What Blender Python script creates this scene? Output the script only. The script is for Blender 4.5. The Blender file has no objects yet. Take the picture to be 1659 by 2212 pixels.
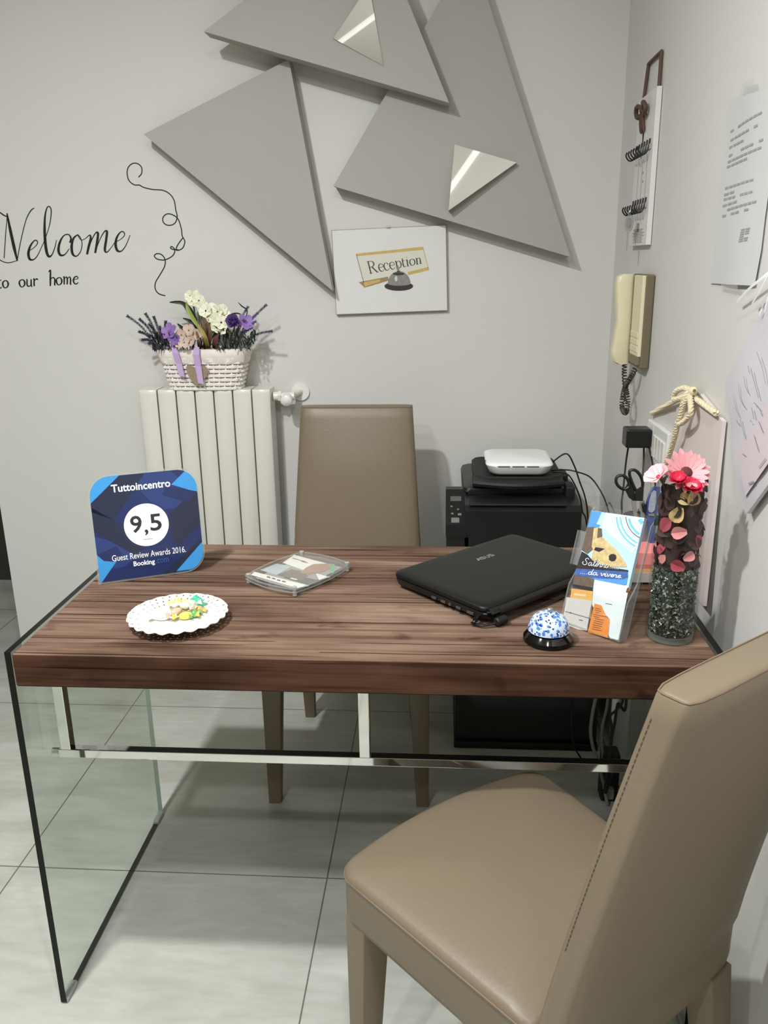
import bpy, bmesh, math, random
from mathutils import Vector, Matrix, Euler
random.seed(7)
S = bpy.context.scene
COL = S.collection
PI = math.pi

# ------------------------------------------------------------------ camera
CP = Vector((0.7360496984, -1.2127598569, 1.3688195265))
YAW, PITCH, ROLL, FPX = 0.0755741757, -0.2931558859, -0.0162674835, 1786.18
_f = Vector((-math.sin(YAW)*math.cos(PITCH), math.cos(YAW)*math.cos(PITCH), math.sin(PITCH)))
_r = Vector((math.cos(YAW), math.sin(YAW), 0)); _u = _r.cross(_f)
CR = math.cos(ROLL)*_r + math.sin(ROLL)*_u
CU = -math.sin(ROLL)*_r + math.cos(ROLL)*_u
CF = _f
cam = bpy.data.objects.new('camera', bpy.data.cameras.new('camera'))
COL.objects.link(cam); S.camera = cam
cam.matrix_world = Matrix(((CR.x, CU.x, -CF.x, CP.x), (CR.y, CU.y, -CF.y, CP.y), (CR.z, CU.z, -CF.z, CP.z), (0, 0, 0, 1)))
cam.data.sensor_fit = 'HORIZONTAL'; cam.data.sensor_width = 36
cam.data.lens = FPX*36/1659; cam.data.clip_start = 0.02

def ray(px, py):
    return CF + CR*((px-829.5)/FPX) - CU*((py-1106)/FPX)
def at(px, py, ax, val):
    """point of the real plane (axis = val) that the survey pixel falls on"""
    d = ray(px, py); return CP + d*((val-CP[ax])/d[ax])

# ------------------------------------------------------------------ light and exposure
S.view_settings.view_transform = 'Standard'
S.view_settings.look = 'None'
S.view_settings.gamma = 1
S.view_settings.use_curve_mapping = False
S.view_settings.exposure = 0.0
w = bpy.data.worlds.new('world'); S.world = w; w.use_nodes = True
w.node_tree.nodes['Background'].inputs[0].default_value = (1, .97, .9, 1)
w.node_tree.nodes['Background'].inputs[1].default_value = 0.02
CEIL = 2.5
LIGHT_COL = (.98, 1.0, 1.02)
def lamp(x, y, power, size=.09, z=2.45, spread=PI):
    l = bpy.data.lights.new('spot_fill_lamp', 'AREA'); l.shape = 'DISK'; l.size = size
    l.energy = power; l.color = LIGHT_COL; l.spread = spread
    o = bpy.data.objects.new('spot_fill_lamp', l); COL.objects.link(o); o.location = (x, y, z)
    return o
lamp(-.08, -.42, 39)
lamp(-.08, -1.80, 19)
lamp(-.08, -1.08, 11)
lamp(.75, -1.0, 13)  # added fill lamp to lighten the right-hand walls, apart from the row of spots

# ------------------------------------------------------------------ materials
MATS = {}
def srgb(r, g, b):
    f = lambda c: (c/12.92 if c <= .04045 else ((c+.055)/1.055)**2.4)
    return tuple(f(c/255) for c in (r, g, b))
def mat(name, rgb, rough=.5, metal=0., var=.06, scale=30., bump=0., spec=.5, coat=0., trans=0., sub=0.):
    """principled surface whose colour and relief come from procedural noise"""
    if name in MATS: return MATS[name]
    m = bpy.data.materials.new(name); m.use_nodes = True; MATS[name] = m
    nt = m.node_tree; N = nt.nodes; L = nt.links; b = N['Principled BSDF']
    c = srgb(*rgb)
    tc = N.new('ShaderNodeTexCoord'); no = N.new('ShaderNodeTexNoise'); no.inputs['Scale'].default_value = scale
    no.inputs['Detail'].default_value = 4
    L.new(tc.outputs['Object'], no.inputs['Vector'])
    mx = N.new('ShaderNodeMix'); mx.data_type = 'RGBA'
    mx.inputs[6].default_value = tuple(v*(1-var) for v in c)+(1,)
    mx.inputs[7].default_value = tuple(min(1, v*(1+var)) for v in c)+(1,)
    L.new(no.outputs[0], mx.inputs[0]); L.new(mx.outputs[2], b.inputs['Base Color'])
    b.inputs['Roughness'].default_value = rough; b.inputs['Metallic'].default_value = metal
    b.inputs['Specular IOR Level'].default_value = spec; b.inputs['Coat Weight'].default_value = coat
    if bump:
        bp = N.new('ShaderNodeBump'); bp.inputs['Strength'].default_value = bump; bp.inputs['Distance'].default_value = .002
        L.new(no.outputs[0], bp.inputs['Height']); L.new(bp.outputs[0], b.inputs['Normal'])
    return m
def glass(name, tint=(1, 1, 1), rough=.02, ior=1.5, fac=1.0, haze=0.0):
    """thin clear sheet: what is behind shows through, the surface mirrors at grazing angles"""
    if name in MATS: return MATS[name]
    m = bpy.data.materials.new(name); m.use_nodes = True; MATS[name] = m
    nt = m.node_tree; N = nt.nodes; L = nt.links; N.remove(N['Principled BSDF'])
    out = N['Material Output']; t = N.new('ShaderNodeBsdfTransparent'); g = N.new('ShaderNodeBsdfGlossy'); mx = N.new('ShaderNodeMixShader')
    fr = N.new('ShaderNodeLayerWeight'); fr.inputs['Blend'].default_value = .5
    pw = N.new('ShaderNodeMath'); pw.operation = 'POWER'; pw.inputs[1].default_value = 4.2; L.new(fr.outputs['Facing'], pw.inputs[0])
    mu = N.new('ShaderNodeMath'); mu.operation = 'MULTIPLY_ADD'; mu.inputs[1].default_value = .6*fac; mu.inputs[2].default_value = .035*fac
    mu.use_clamp = True
    tc = N.new('ShaderNodeTexCoord'); no = N.new('ShaderNodeTexNoise'); no.inputs['Scale'].default_value = 12
    cr = N.new('ShaderNodeMix'); cr.data_type = 'RGBA'
    cr.inputs[6].default_value = tuple(v*.985 for v in tint)+(1,); cr.inputs[7].default_value = tuple(tint)+(1,)
    L.new(tc.outputs['Object'], no.inputs['Vector']); L.new(no.outputs[0], cr.inputs[0]); L.new(cr.outputs[2], t.inputs['Color'])
    g.inputs['Roughness'].default_value = rough
    L.new(pw.outputs[0], mu.inputs[0]); L.new(mu.outputs[0], mx.inputs[0]); L.new(g.outputs[0], mx.inputs[2])
    if haze:
        d = N.new('ShaderNodeBsdfDiffuse'); d.inputs['Color'].default_value = (.8, .8, .78, 1)
        m2 = N.new('ShaderNodeMixShader'); m2.inputs[0].default_value = haze
        L.new(t.outputs[0], m2.inputs[1]); L.new(d.outputs[0], m2.inputs[2]); L.new(m2.outputs[0], mx.inputs[1])
    else:
        L.new(t.outputs[0], mx.inputs[1])
    L.new(mx.outputs[0], out.inputs['Surface'])
    return m
def math_node(N, L, op, a, b=None, c=None):
    n = N.new('ShaderNodeMath'); n.operation = op
    for i, v in enumerate((a, b, c)):
        if v is None: continue
        if isinstance(v, (int, float)): n.inputs[i].default_value = v
        else: L.new(v, n.inputs[i])
    return n.outputs[0]

def wood_mat(name='rustic_wood', tint=(1, 1, 1)):
    m = bpy.data.materials.new(name); m.use_nodes = True
    nt = m.node_tree; N = nt.nodes; L = nt.links; b = N['Principled BSDF']
    tc = N.new('ShaderNodeTexCoord')
    def noise(sc, vec, detail=6, dist=0., rough=.55):
        mp = N.new('ShaderNodeMapping'); mp.inputs['Scale'].default_value = vec
        L.new(tc.outputs['Object'], mp.inputs[0])
        n = N.new('ShaderNodeTexNoise'); n.inputs['Scale'].default_value = sc; n.inputs['Detail'].default_value = detail
        n.inputs['Distortion'].default_value = dist; n.inputs['Roughness'].default_value = rough
        L.new(mp.outputs[0], n.inputs['Vector']); return n.outputs[0]
    def ramp(v, stops):
        r = N.new('ShaderNodeValToRGB'); e = r.color_ramp.elements
        while len(e) < len(stops): e.new(.5)
        for i, (p, c) in enumerate(stops): e[i].position = p; e[i].color = tuple(c)+(1,)
        L.new(v, r.inputs[0]); return r.outputs[0]
    def mul(a, c, f=1.0):
        x = N.new('ShaderNodeMix'); x.data_type = 'RGBA'; x.blend_type = 'MULTIPLY'; x.inputs[0].default_value = f
        L.new(a, x.inputs[6]); L.new(c, x.inputs[7]); return x.outputs[2]
    big = noise(1.0, (2.2, 9, 9), 4, .6)
    base = ramp(big, [(.32, srgb(88, 67, 54)), (.5, srgb(120, 96, 80)), (.68, srgb(146, 121, 103))])
    fine = noise(1.0, (7, 190, 190), 5, .3)
    c = mul(base, ramp(fine, [(.3, (.72, .68, .66)), (.55, (1, 1, 1))]), .8)
    mid = noise(1.0, (2.4, 64, 64), 6, .35)
    c = mul(c, ramp(mid, [(.36, (.48, .43, .40)), (.54, (1, 1, 1))]), .85)
    crack = noise(1.0, (1.3, 85, 85), 2, .1)
    c = mul(c, ramp(crack, [(.315, (.20, .14, .11)), (.36, (1, 1, 1))]), .9)
    knot = noise(1.0, (9, 16, 16), 3, .5)
    c = mul(c, ramp(knot, [(.26, (.4, .32, .28)), (.36, (1, 1, 1))]), .8)
    # joints between the printed boards
    sx = N.new('ShaderNodeSeparateXYZ'); L.new(tc.outputs['Object'], sx.inputs[0])
    wob = noise(1.0, (3, 3, 3), 2)
    yy = math_node(N, L, 'MULTIPLY_ADD', wob, .006, sx.outputs[1])
    line = None
    for y0 in (.028, .066, .148, .262, .372, .47):
        d = math_node(N, L, 'ABSOLUTE', math_node(N, L, 'SUBTRACT', yy, y0+.003))
        k = math_node(N, L, 'GREATER_THAN', d, .0013)
        line = k if line is None else math_node(N, L, 'MULTIPLY', line, k)
    gate = math_node(N, L, 'GREATER_THAN', noise(1.0, (2.2, 40, 1), 1), .56)
    line = math_node(N, L, 'MAXIMUM', line, gate)
    lc = N.new('ShaderNodeMix'); lc.data_type = 'RGBA'; lc.inputs[6].default_value = (.22, .16, .13, 1); lc.inputs[7].default_value = (1, 1, 1, 1)
    L.new(line, lc.inputs[0]); c = mul(c, lc.outputs[2])
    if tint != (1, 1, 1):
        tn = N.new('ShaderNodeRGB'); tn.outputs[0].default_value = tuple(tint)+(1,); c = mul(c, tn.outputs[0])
    L.new(c, b.inputs['Base Color']); b.inputs['Roughness'].default_value = .75; b.inputs['Specular IOR Level'].default_value = .1
    bp = N.new('ShaderNodeBump'); bp.inputs['Strength'].default_value = .35; bp.inputs['Distance'].default_value = .001
    L.new(mid, bp.inputs['Height']); L.new(bp.outputs[0], b.inputs['Normal'])
    return m
def tile_mat():
    m = bpy.data.materials.new('floor_tiles'); m.use_nodes = True
    nt = m.node_tree; N = nt.nodes; L = nt.links; b = N['Principled BSDF']
    tc = N.new('ShaderNodeTexCoord'); sx = N.new('ShaderNodeSeparateXYZ'); L.new(tc.outputs['Object'], sx.inputs[0])
    def joint(axis, off, size):
        t = math_node(N, L, 'DIVIDE', math_node(N, L, 'SUBTRACT', sx.outputs[axis], off), size)
        fr = math_node(N, L, 'FRACT', math_node(N, L, 'ADD', t, 100.5))
        d = math_node(N, L, 'ABSOLUTE', math_node(N, L, 'SUBTRACT', fr, .5))
        return math_node(N, L, 'GREATER_THAN', d, .0022)
    tile = math_node(N, L, 'MULTIPLY', joint(0, .47, .742), joint(1, .367, .75))
    def noise(vec, detail, dist=0):
        mp = N.new('ShaderNodeMapping'); mp.inputs['Scale'].default_value = vec; L.new(tc.outputs['Object'], mp.inputs[0])
        n = N.new('ShaderNodeTexNoise'); n.inputs['Scale'].default_value = 1; n.inputs['Detail'].default_value = detail
        n.inputs['Distortion'].default_value = dist; L.new(mp.outputs[0], n.inputs['Vector']); return n.outputs[0]
    r = N.new('ShaderNodeValToRGB'); e = r.color_ramp.elements
    e[0].position = .3; e[0].color = srgb(178, 179, 168)+(1,); e[1].position = .7; e[1].color = srgb(205, 206, 196)+(1,)
    L.new(noise((2.2, 7, 1), 8, .8), r.inputs[0])
    r2 = N.new('ShaderNodeValToRGB'); e = r2.color_ramp.elements
    e[0].position = .35; e[0].color = (.86, .86, .84, 1); e[1].position = .6; e[1].color = (1, 1, 1, 1)
    L.new(noise((14, 60, 1), 6, .3), r2.inputs[0])
    mm = N.new('ShaderNodeMix'); mm.data_type = 'RGBA'; mm.blend_type = 'MULTIPLY'; mm.inputs[0].default_value = .6
    L.new(r.outputs[0], mm.inputs[6]); L.new(r2.outputs[0], mm.inputs[7])
    mx = N.new('ShaderNodeMix'); mx.data_type = 'RGBA'; mx.inputs[6].default_value = srgb(112, 108, 98)+(1,)
    L.new(tile, mx.inputs[0]); L.new(mm.outputs[2], mx.inputs[7]); L.new(mx.outputs[2], b.inputs['Base Color'])
    b.inputs['Roughness'].default_value = .42; b.inputs['Specular IOR Level'].default_value = .4
    return m
def spotted_mat():
    m = bpy.data.materials.new('blue_spotted_enamel'); m.use_nodes = True
    nt = m.node_tree; N = nt.nodes; L = nt.links; b = N['Principled BSDF']; tc = N.new('ShaderNodeTexCoord')
    def spots(scale, thr, off):
        mp = N.new('ShaderNodeMapping'); mp.inputs['Location'].default_value = (off, off, off); L.new(tc.outputs['Object'], mp.inputs[0])
        v = N.new('ShaderNodeTexVoronoi'); v.inputs['Scale'].default_value = scale; L.new(mp.outputs[0], v.inputs['Vector'])
        n = N.new('ShaderNodeTexNoise'); n.inputs['Scale'].default_value = scale*3; L.new(tc.outputs['Object'], n.inputs['Vector'])
        return math_node(N, L, 'LESS_THAN', math_node(N, L, 'MULTIPLY_ADD', n.outputs[0], .22, v.outputs['Distance']), thr)
    a = N.new('ShaderNodeMix'); a.data_type = 'RGBA'; a.inputs[6].default_value = srgb(206, 222, 240)+(1,); a.inputs[7].default_value = srgb(84, 130, 200)+(1,)
    L.new(spots(150, .55, 0), a.inputs[0])
    c = N.new('ShaderNodeMix'); c.data_type = 'RGBA'; c.inputs[7].default_value = srgb(28, 50, 110)+(1,)
    L.new(spots(170, .40, .37), c.inputs[0]); L.new(a.outputs[2], c.inputs[6]); L.new(c.outputs[2], b.inputs['Base Color'])
    b.inputs['Roughness'].default_value = .15
    return m
def mesh_wire_mat():
    m = bpy.data.materials.new('silver_wire_mesh'); m.use_nodes = True
    nt = m.node_tree; N = nt.nodes; L = nt.links; b = N['Principled BSDF']; tc = N.new('ShaderNodeTexCoord')
    v = N.new('ShaderNodeTexChecker'); v.inputs['Scale'].default_value = 420
    v.inputs['Color1'].default_value = srgb(176, 174, 172)+(1,); v.inputs['Color2'].default_value = srgb(96, 94, 94)+(1,)
    L.new(tc.outputs['Object'], v.inputs['Vector']); L.new(v.outputs[0], b.inputs['Base Color'])
    b.inputs['Metallic'].default_value = .4; b.inputs['Roughness'].default_value = .4
    return m

WALL = mat('wall_paint', (214, 212, 206), .6, var=.012, scale=2.5, bump=.0, spec=.3)
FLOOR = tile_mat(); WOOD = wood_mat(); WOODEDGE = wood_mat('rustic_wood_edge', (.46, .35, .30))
LEATHER = mat('taupe_leather', (122, 108, 88), .42, var=.04, scale=160, bump=.12, spec=.45)
SEAM = mat('leather_seam', (120, 101, 80), .6, var=.1, scale=200)
DARKSEAM = mat('dark_stitching', (98, 85, 69), .6)
DESKGLASS = glass('desk_glass', (.90, .93, .905), fac=.8)
GLASSEDGE = mat('glass_edge', (9, 13, 9), .35, var=.2, scale=20, spec=.25)
BACKEDGE = mat('pale_glass_edge', (168, 180, 168), .3, var=.05)
CHROME = mat('chrome', (225, 225, 222), .06, 1.0, var=.01)
BLACK = mat('black_plastic', (20, 20, 20), .38, var=.1, scale=60)
BLACKM = mat('black_matte', (16, 16, 15), .6, var=.1, scale=60)
LAPTOP = mat('laptop_shell', (20, 20, 19), .42, var=.06, scale=80, spec=.3)
GLOSSBLACK = mat('black_gloss', (8, 8, 8), .08, var=.05)
WHITE = mat('white_enamel', (226, 223, 212), .3, var=.02, scale=15)
WHITEP = mat('white_plastic', (232, 231, 226), .35, var=.01)
PAPER = mat('white_paper', (238, 237, 234), .7, var=.015, scale=8)
CREAM = mat('cream_plastic', (226, 217, 182), .4, var=.02)
SHADEDP = mat('shaded_plastic', (112, 103, 80), .5, var=.03)  # cream intercom's shaded side painted in as a brown tone
GREYC = mat('grey_canvas', (171, 168, 162), .75, var=.02, scale=5, bump=.1)
MIRROR = mat('mirror_glass', (250, 250, 248), .015, 1.0, var=.0)
DECAL = mat('black_decal', (17, 17, 16), .6)
ACRYL = glass('clear_acrylic', (.98, .985, .98), fac=1.2, haze=.025)
ACRYLEDGE = glass('acrylic_edge', (.88, .91, .90), fac=1.6, haze=.16)
VASEGLASS = glass('vase_glass', (.96, .97, .96), fac=.6)
VASEBASE = glass('thick_vase_base', (.72, .8, .72), fac=1.6, haze=.15)
ROPE = mat('cream_rope', (226, 214, 180), .8, var=.12, scale=300)
SILVER = mat('silver_metal', (190, 190, 188), .25, 1.0)

# ------------------------------------------------------------------ mesh helpers
class MB:
    def __init__(s): s.bm = bmesh.new(); s.m = 0
    def _mark(s, fs):
        for f in fs: f.material_index = s.m
    def box(s, c, size, rot=None, bev=0., seg=2):
        M = Matrix.Translation(Vector(c))
        if rot is not None: M = M @ (rot if isinstance(rot, Matrix) else Euler(rot).to_matrix().to_4x4())
        old = set(s.bm.faces)
        r = bmesh.ops.create_cube(s.bm, size=1, matrix=M @ Matrix.Diagonal((*size, 1)))
        if bev:
            es = list({e for v in r['verts'] for e in v.link_edges})
            bmesh.ops.bevel(s.bm, geom=es, offset=min(bev, min(size)*.49), segments=seg, affect='EDGES', profile=.5)
        s._mark([f for f in s.bm.faces if f not in old])
        return s
    def face(s, pts):
        vs = [s.bm.verts.new(p) for p in pts]
        try: f = s.bm.faces.new(vs)
        except ValueError: return
        f.material_index = s.m
    def loft(s, rings, cap0=True, cap1=True, closed=True):
        R = [[s.bm.verts.new(p) for p in r] for r in rings]; n = len(R[0])
        for a, b in zip(R, R[1:]):
            for i in range(n if closed else n-1):
                j = (i+1) % n
                f = s.bm.faces.new((a[i], a[j], b[j], b[i])); f.material_index = s.m
        for ok, r in ((cap0, R[0][::-1]), (cap1, R[-1])):
            if ok: f = s.bm.faces.new(r); f.material_index = s.m
        return s
    def lathe(s, prof, n=32, c=(0, 0, 0), fn=None):
        c = Vector(c); rings = []
        for r, z in prof:
            ring = []
            for i in range(n):
                a = 2*PI*i/n; rr = r if fn is None else fn(r, z, a)
                ring.append(c+Vector((rr*math.cos(a), rr*math.sin(a), z)))
            rings.append(ring)
        return s.loft(rings, prof[0][0] > 1e-6, prof[-1][0] > 1e-6)
    def tube(s, pts, r, n=8, closed=False):
        pts = [Vector(p) for p in pts]; k = len(pts); rs = r if isinstance(r, (list, tuple)) else [r]*k
        T = [((pts[(i+1) % k] if closed or i < k-1 else pts[i])-(pts[i-1] if closed or i > 0 else pts[i])).normalized() for i in range(k)]
        a = T[0].orthogonal().normalized(); rings = []
        for i in range(k):
            a = a-T[i]*a.dot(T[i])
            if a.length < 1e-6: a = T[i].orthogonal()
            a.normalize(); b = T[i].cross(a)
            rings.append([pts[i]+(a*math.cos(2*PI*j/n)+b*math.sin(2*PI*j/n))*rs[i] for j in range(n)])
        if closed: rings.append(rings[0]); return s.loft(rings, False, False)
        return s.loft(rings)
    def prism(s, pts, z0, z1, fn=None):
        fn = fn or (lambda x, y, z: (x, y, z))
        return s.loft([[fn(x, y, z0) for x, y in pts], [fn(x, y, z1) for x, y in pts]])
    def ball(s, c, r, u=12, v=8, rot=None):
        r = (r, r, r) if isinstance(r, (int, float)) else r; c = Vector(c); rings = []
        for i in range(1, v):
            t = PI*i/v
            ring = [Vector((r[0]*math.sin(t)*math.cos(2*PI*j/u), r[1]*math.sin(t)*math.sin(2*PI*j/u), -r[2]*math.cos(t))) for j in range(u)]
            if rot is not None: ring = [rot @ p for p in ring]
            rings.append([c+p for p in ring])
        return s.loft(rings)
    def stroke(s, pts, wid, to3, smooth=True):
        """flat ribbon along a 2D line; wid a number or one per point; to3 maps 2D to 3D"""
        k = len(pts); ws = wid if isinstance(wid, (list, tuple)) else [wid]*k
        P, Wd = [], []
        if smooth and k > 2:
            for i in range(k-1):
                p0, p1, p2, p3 = pts[max(i-1, 0)], pts[i], pts[i+1], pts[min(i+2, k-1)]
                for q in range(6):
                    t = q/6
                    P.append(tuple(.5*((2*p1[c])+(-p0[c]+p2[c])*t+(2*p0[c]-5*p1[c]+4*p2[c]-p3[c])*t*t+(-p0[c]+3*p1[c]-3*p2[c]+p3[c])*t**3) for c in (0, 1)))
                    Wd.append(ws[i]*(1-t)+ws[i+1]*t)
            P.append(pts[-1]); Wd.append(ws[-1])
        else: P, Wd = list(pts), list(ws)
        L, R = [], []
        for i, p in enumerate(P):
            a = P[max(i-1, 0)]; b = P[min(i+1, len(P)-1)]
            dx, dy = b[0]-a[0], b[1]-a[1]; l = math.hypot(dx, dy) or 1
            nx, ny = -dy/l*Wd[i]/2, dx/l*Wd[i]/2
            L.append(s.bm.verts.new(to3(p[0]+nx, p[1]+ny))); R.append(s.bm.verts.new(to3(p[0]-nx, p[1]-ny)))
        for i in range(len(P)-1):
            f = s.bm.faces.new((L[i], R[i], R[i+1], L[i+1])); f.material_index = s.m
        return s
    def text(s, string, to3, x0, y0, x1, y1, bold=0., shear=0.):
        cu = bpy.data.curves.new('lettering', 'FONT'); cu.body = string; cu.offset = bold; cu.shear = shear; cu.resolution_u = 3
        ob = bpy.data.objects.new('lettering', cu); me = bpy.data.meshes.new_from_object(ob)
        xs = [v.co.x for v in me.vertices]; ys = [v.co.y for v in me.vertices]
        ax, bx, ay, by = min(xs), max(xs), min(ys), max(ys)
        vs = [s.bm.verts.new(to3(x0+(v.co.x-ax)/(bx-ax)*(x1-x0), y0+(v.co.y-ay)/(by-ay)*(y1-y0))) for v in me.vertices]
        for p in me.polygons:
            try: f = s.bm.faces.new([vs[i] for i in p.vertices]); f.material_index = s.m
            except ValueError: pass
        bpy.data.objects.remove(ob); bpy.data.curves.remove(cu); bpy.data.meshes.remove(me)
        return s
    def mi(s, i): s.m = i; return s

def obj(name, mb, mats, parent=None, smooth=False, matrix=None, kind=None, recalc=True, angle=40):
    bm = mb.bm
    if recalc: bmesh.ops.recalc_face_normals(bm, faces=bm.faces[:])
    me = bpy.data.meshes.new(name); bm.to_mesh(me); bm.free()
    for m in (mats if isinstance(mats, (list, tuple)) else [mats]): me.materials.append(m)
    if smooth:
        for p in me.polygons: p.use_smooth = True
        if angle: 
            try: me.set_sharp_from_angle(angle=math.radians(angle))
            except Exception: pass
    o = bpy.data.objects.new(name, me); COL.objects.link(o)
    if parent is not None: o.parent = parent
    if matrix is not None: o.matrix_local = matrix
    if kind: o['kind'] = kind
    return o
def tag(o, label, cat, group=None):
    o['label'] = label; o['category'] = cat
    if group: o['group'] = group
    return o
def thing(name, label, cat, loc=(0, 0, 0), rz=0., group=None, matrix=None):
    o = bpy.data.objects.new(name, None); COL.objects.link(o); o.empty_display_size = .05
    o.matrix_world = matrix if matrix is not None else Matrix.Translation(Vector(loc)) @ Matrix.Rotation(rz, 4, 'Z')
    return tag(o, label, cat, group)
def frame(o, u, v):
    u = Vector(u).normalized(); n = u.cross(Vector(v)).normalized(); v = n.cross(u); o = Vector(o)
    return Matrix(((u.x, v.x, n.x, o.x), (u.y, v.y, n.y, o.y), (u.z, v.z, n.z, o.z), (0, 0, 0, 1)))
def px2(M, off=0.):
    """survey pixel -> (u, v) in the plane of frame M"""
    n = M.col[2].xyz; o = M.col[3].xyz+n*off; Mi = M.inverted()
    def g(px, py):
        d = ray(px, py); p = Mi @ (CP+d*((o-CP).dot(n)/d.dot(n))); return (p.x, p.y)
    return g
def flat(z): return lambda x, y: (x, y, z)
def rrect(x0, y0, x1, y1, r, n=6):
    rs = r if isinstance(r, (list, tuple)) else [r]*4; out = []
    for (cx, cy, a0, q) in ((x1, y1, 0, rs[2]), (x0, y1, PI/2, rs[3]), (x0, y0, PI, rs[0]), (x1, y0, 1.5*PI, rs[1])):
        ox, oy = (cx-q if cx == x1 else cx+q), (cy-q if cy == y1 else cy+q)
        if q < 1e-6: out.append((cx, cy)); continue
        for i in range(n+1):
            a = a0+PI/2*i/n; out.append((ox+q*math.cos(a), oy+q*math.sin(a)))
    return out
def copy_tree(o, parent=None):
    c = o.copy(); COL.objects.link(c)
    if parent is not None: c.parent = parent
    for ch in list(o.children): copy_tree(ch, c)
    return c
def cr(pts, k=8):
    pts = [Vector(p) for p in pts]; out = []
    for i in range(len(pts)-1):
        p0, p1, p2, p3 = pts[max(i-1, 0)], pts[i], pts[i+1], pts[min(i+2, len(pts)-1)]
        for q in range(k):
            t = q/k; out.append(.5*((2*p1)+(-p0+p2)*t+(2*p0-5*p1+4*p2-p3)*t*t+(-p0+3*p1-3*p2+p3)*t**3))
    out.append(pts[-1]); return out

# ------------------------------------------------------------------ the room
YW, XW, XE = 1.36, 1.23, -.755          # back wall, right wall, free end of the back wall
def struct(name, mb, m, **k): return obj(name, mb, m, kind='structure', **k)
struct('floor', MB().box((-.4, -.4, -.05), (4.2, 6.2, .1)), FLOOR)
struct('ceiling', MB().box((-.4, -.4, CEIL+.05), (4.2, 6.2, .1)), mat('ceiling_paint', (246, 244, 239), .8, var=.01))
struct('wall_back', MB().box(((XE+XW+.12)/2, YW+.06, CEIL/2), (XW+.12-XE, .12, CEIL)), WALL)
struct('wall_right', MB().box((XW+.06, (-3.4+YW)/2, CEIL/2), (.12, YW+3.4, CEIL)), WALL)
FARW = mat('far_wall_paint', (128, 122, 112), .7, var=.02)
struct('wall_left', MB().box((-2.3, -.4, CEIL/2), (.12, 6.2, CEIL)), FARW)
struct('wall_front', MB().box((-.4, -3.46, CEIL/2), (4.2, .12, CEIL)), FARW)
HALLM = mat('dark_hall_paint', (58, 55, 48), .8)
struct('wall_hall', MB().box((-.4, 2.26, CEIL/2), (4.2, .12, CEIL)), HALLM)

# ------------------------------------------------------------------ desk
DW, DD, DH = 1.192, .573, .75
desk = thing('desk', 'rustic wood desk carried by clear glass side panels and a chrome frame', 'desk', (0, 0, 0))
top = MB().box((DW/2, DD/2, .7185), (DW-.026, DD-.002, .059), bev=.002)
obj('tabletop', top, WOOD, desk)
obj('underside', MB().box((DW/2, DD/2, .6882), (DW-.028, DD-.004, .0012)), BLACKM, desk)
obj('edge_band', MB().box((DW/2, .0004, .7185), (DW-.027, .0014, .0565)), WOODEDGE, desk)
for x0 in (0., DW-.0115):
    g = MB()
    xs, ys, zs = (x0, x0+.0115), (0., DD), (.004, .7515)
    C = [(x, y, z) for x in xs for y in ys for z in zs]
    g.mi(0); g.face([C[0], C[1], C[3], C[2]]); g.face([C[4], C[6], C[7], C[5]])
    g.mi(2); g.face([C[2], C[3], C[7], C[6]]); g.mi(1); g.face([C[0], C[4], C[5], C[1]]); g.face([C[1], C[5], C[7], C[3]]); g.face([C[0], C[2], C[6], C[4]])
    obj('glass_panel', g, [DESKGLASS, GLASSEDGE, BACKEDGE], desk)
    for y0 in (.012, DD-.03):
        obj('foot_pad', MB().box((x0+.0058, y0+.012, .006), (.016, .045, .012), bev=.003), glass('clear_pad', (.7, .7, .68), fac=1, haze=.5), desk)
obj('cross_bar', MB().box((DW/2, .112, .4905), (DW-.024, .018, .018), bev=.0015), CHROME, desk)
for x in (.028, .594, DW-.028):
    u = obj('upright', MB().box((x, .112, .5935), (.02, .02, .189), bev=.0015), CHROME, desk)
for x, s in ((.04, 1), (DW-.04, -1)):
    obj('corner_bracket', MB().prism([(x, .689), (x+s*.035, .689), (x, .655)], .106, .118, lambda a, b, z: (a, z, b)), BLACKM, desk)
for x in (.006, DW-.006):
    obj('fixing_bolt', MB().tube([(x-.009, .112, .4905), (x+.012, .112, .4905)], .006, 10), SILVER, desk)

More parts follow.
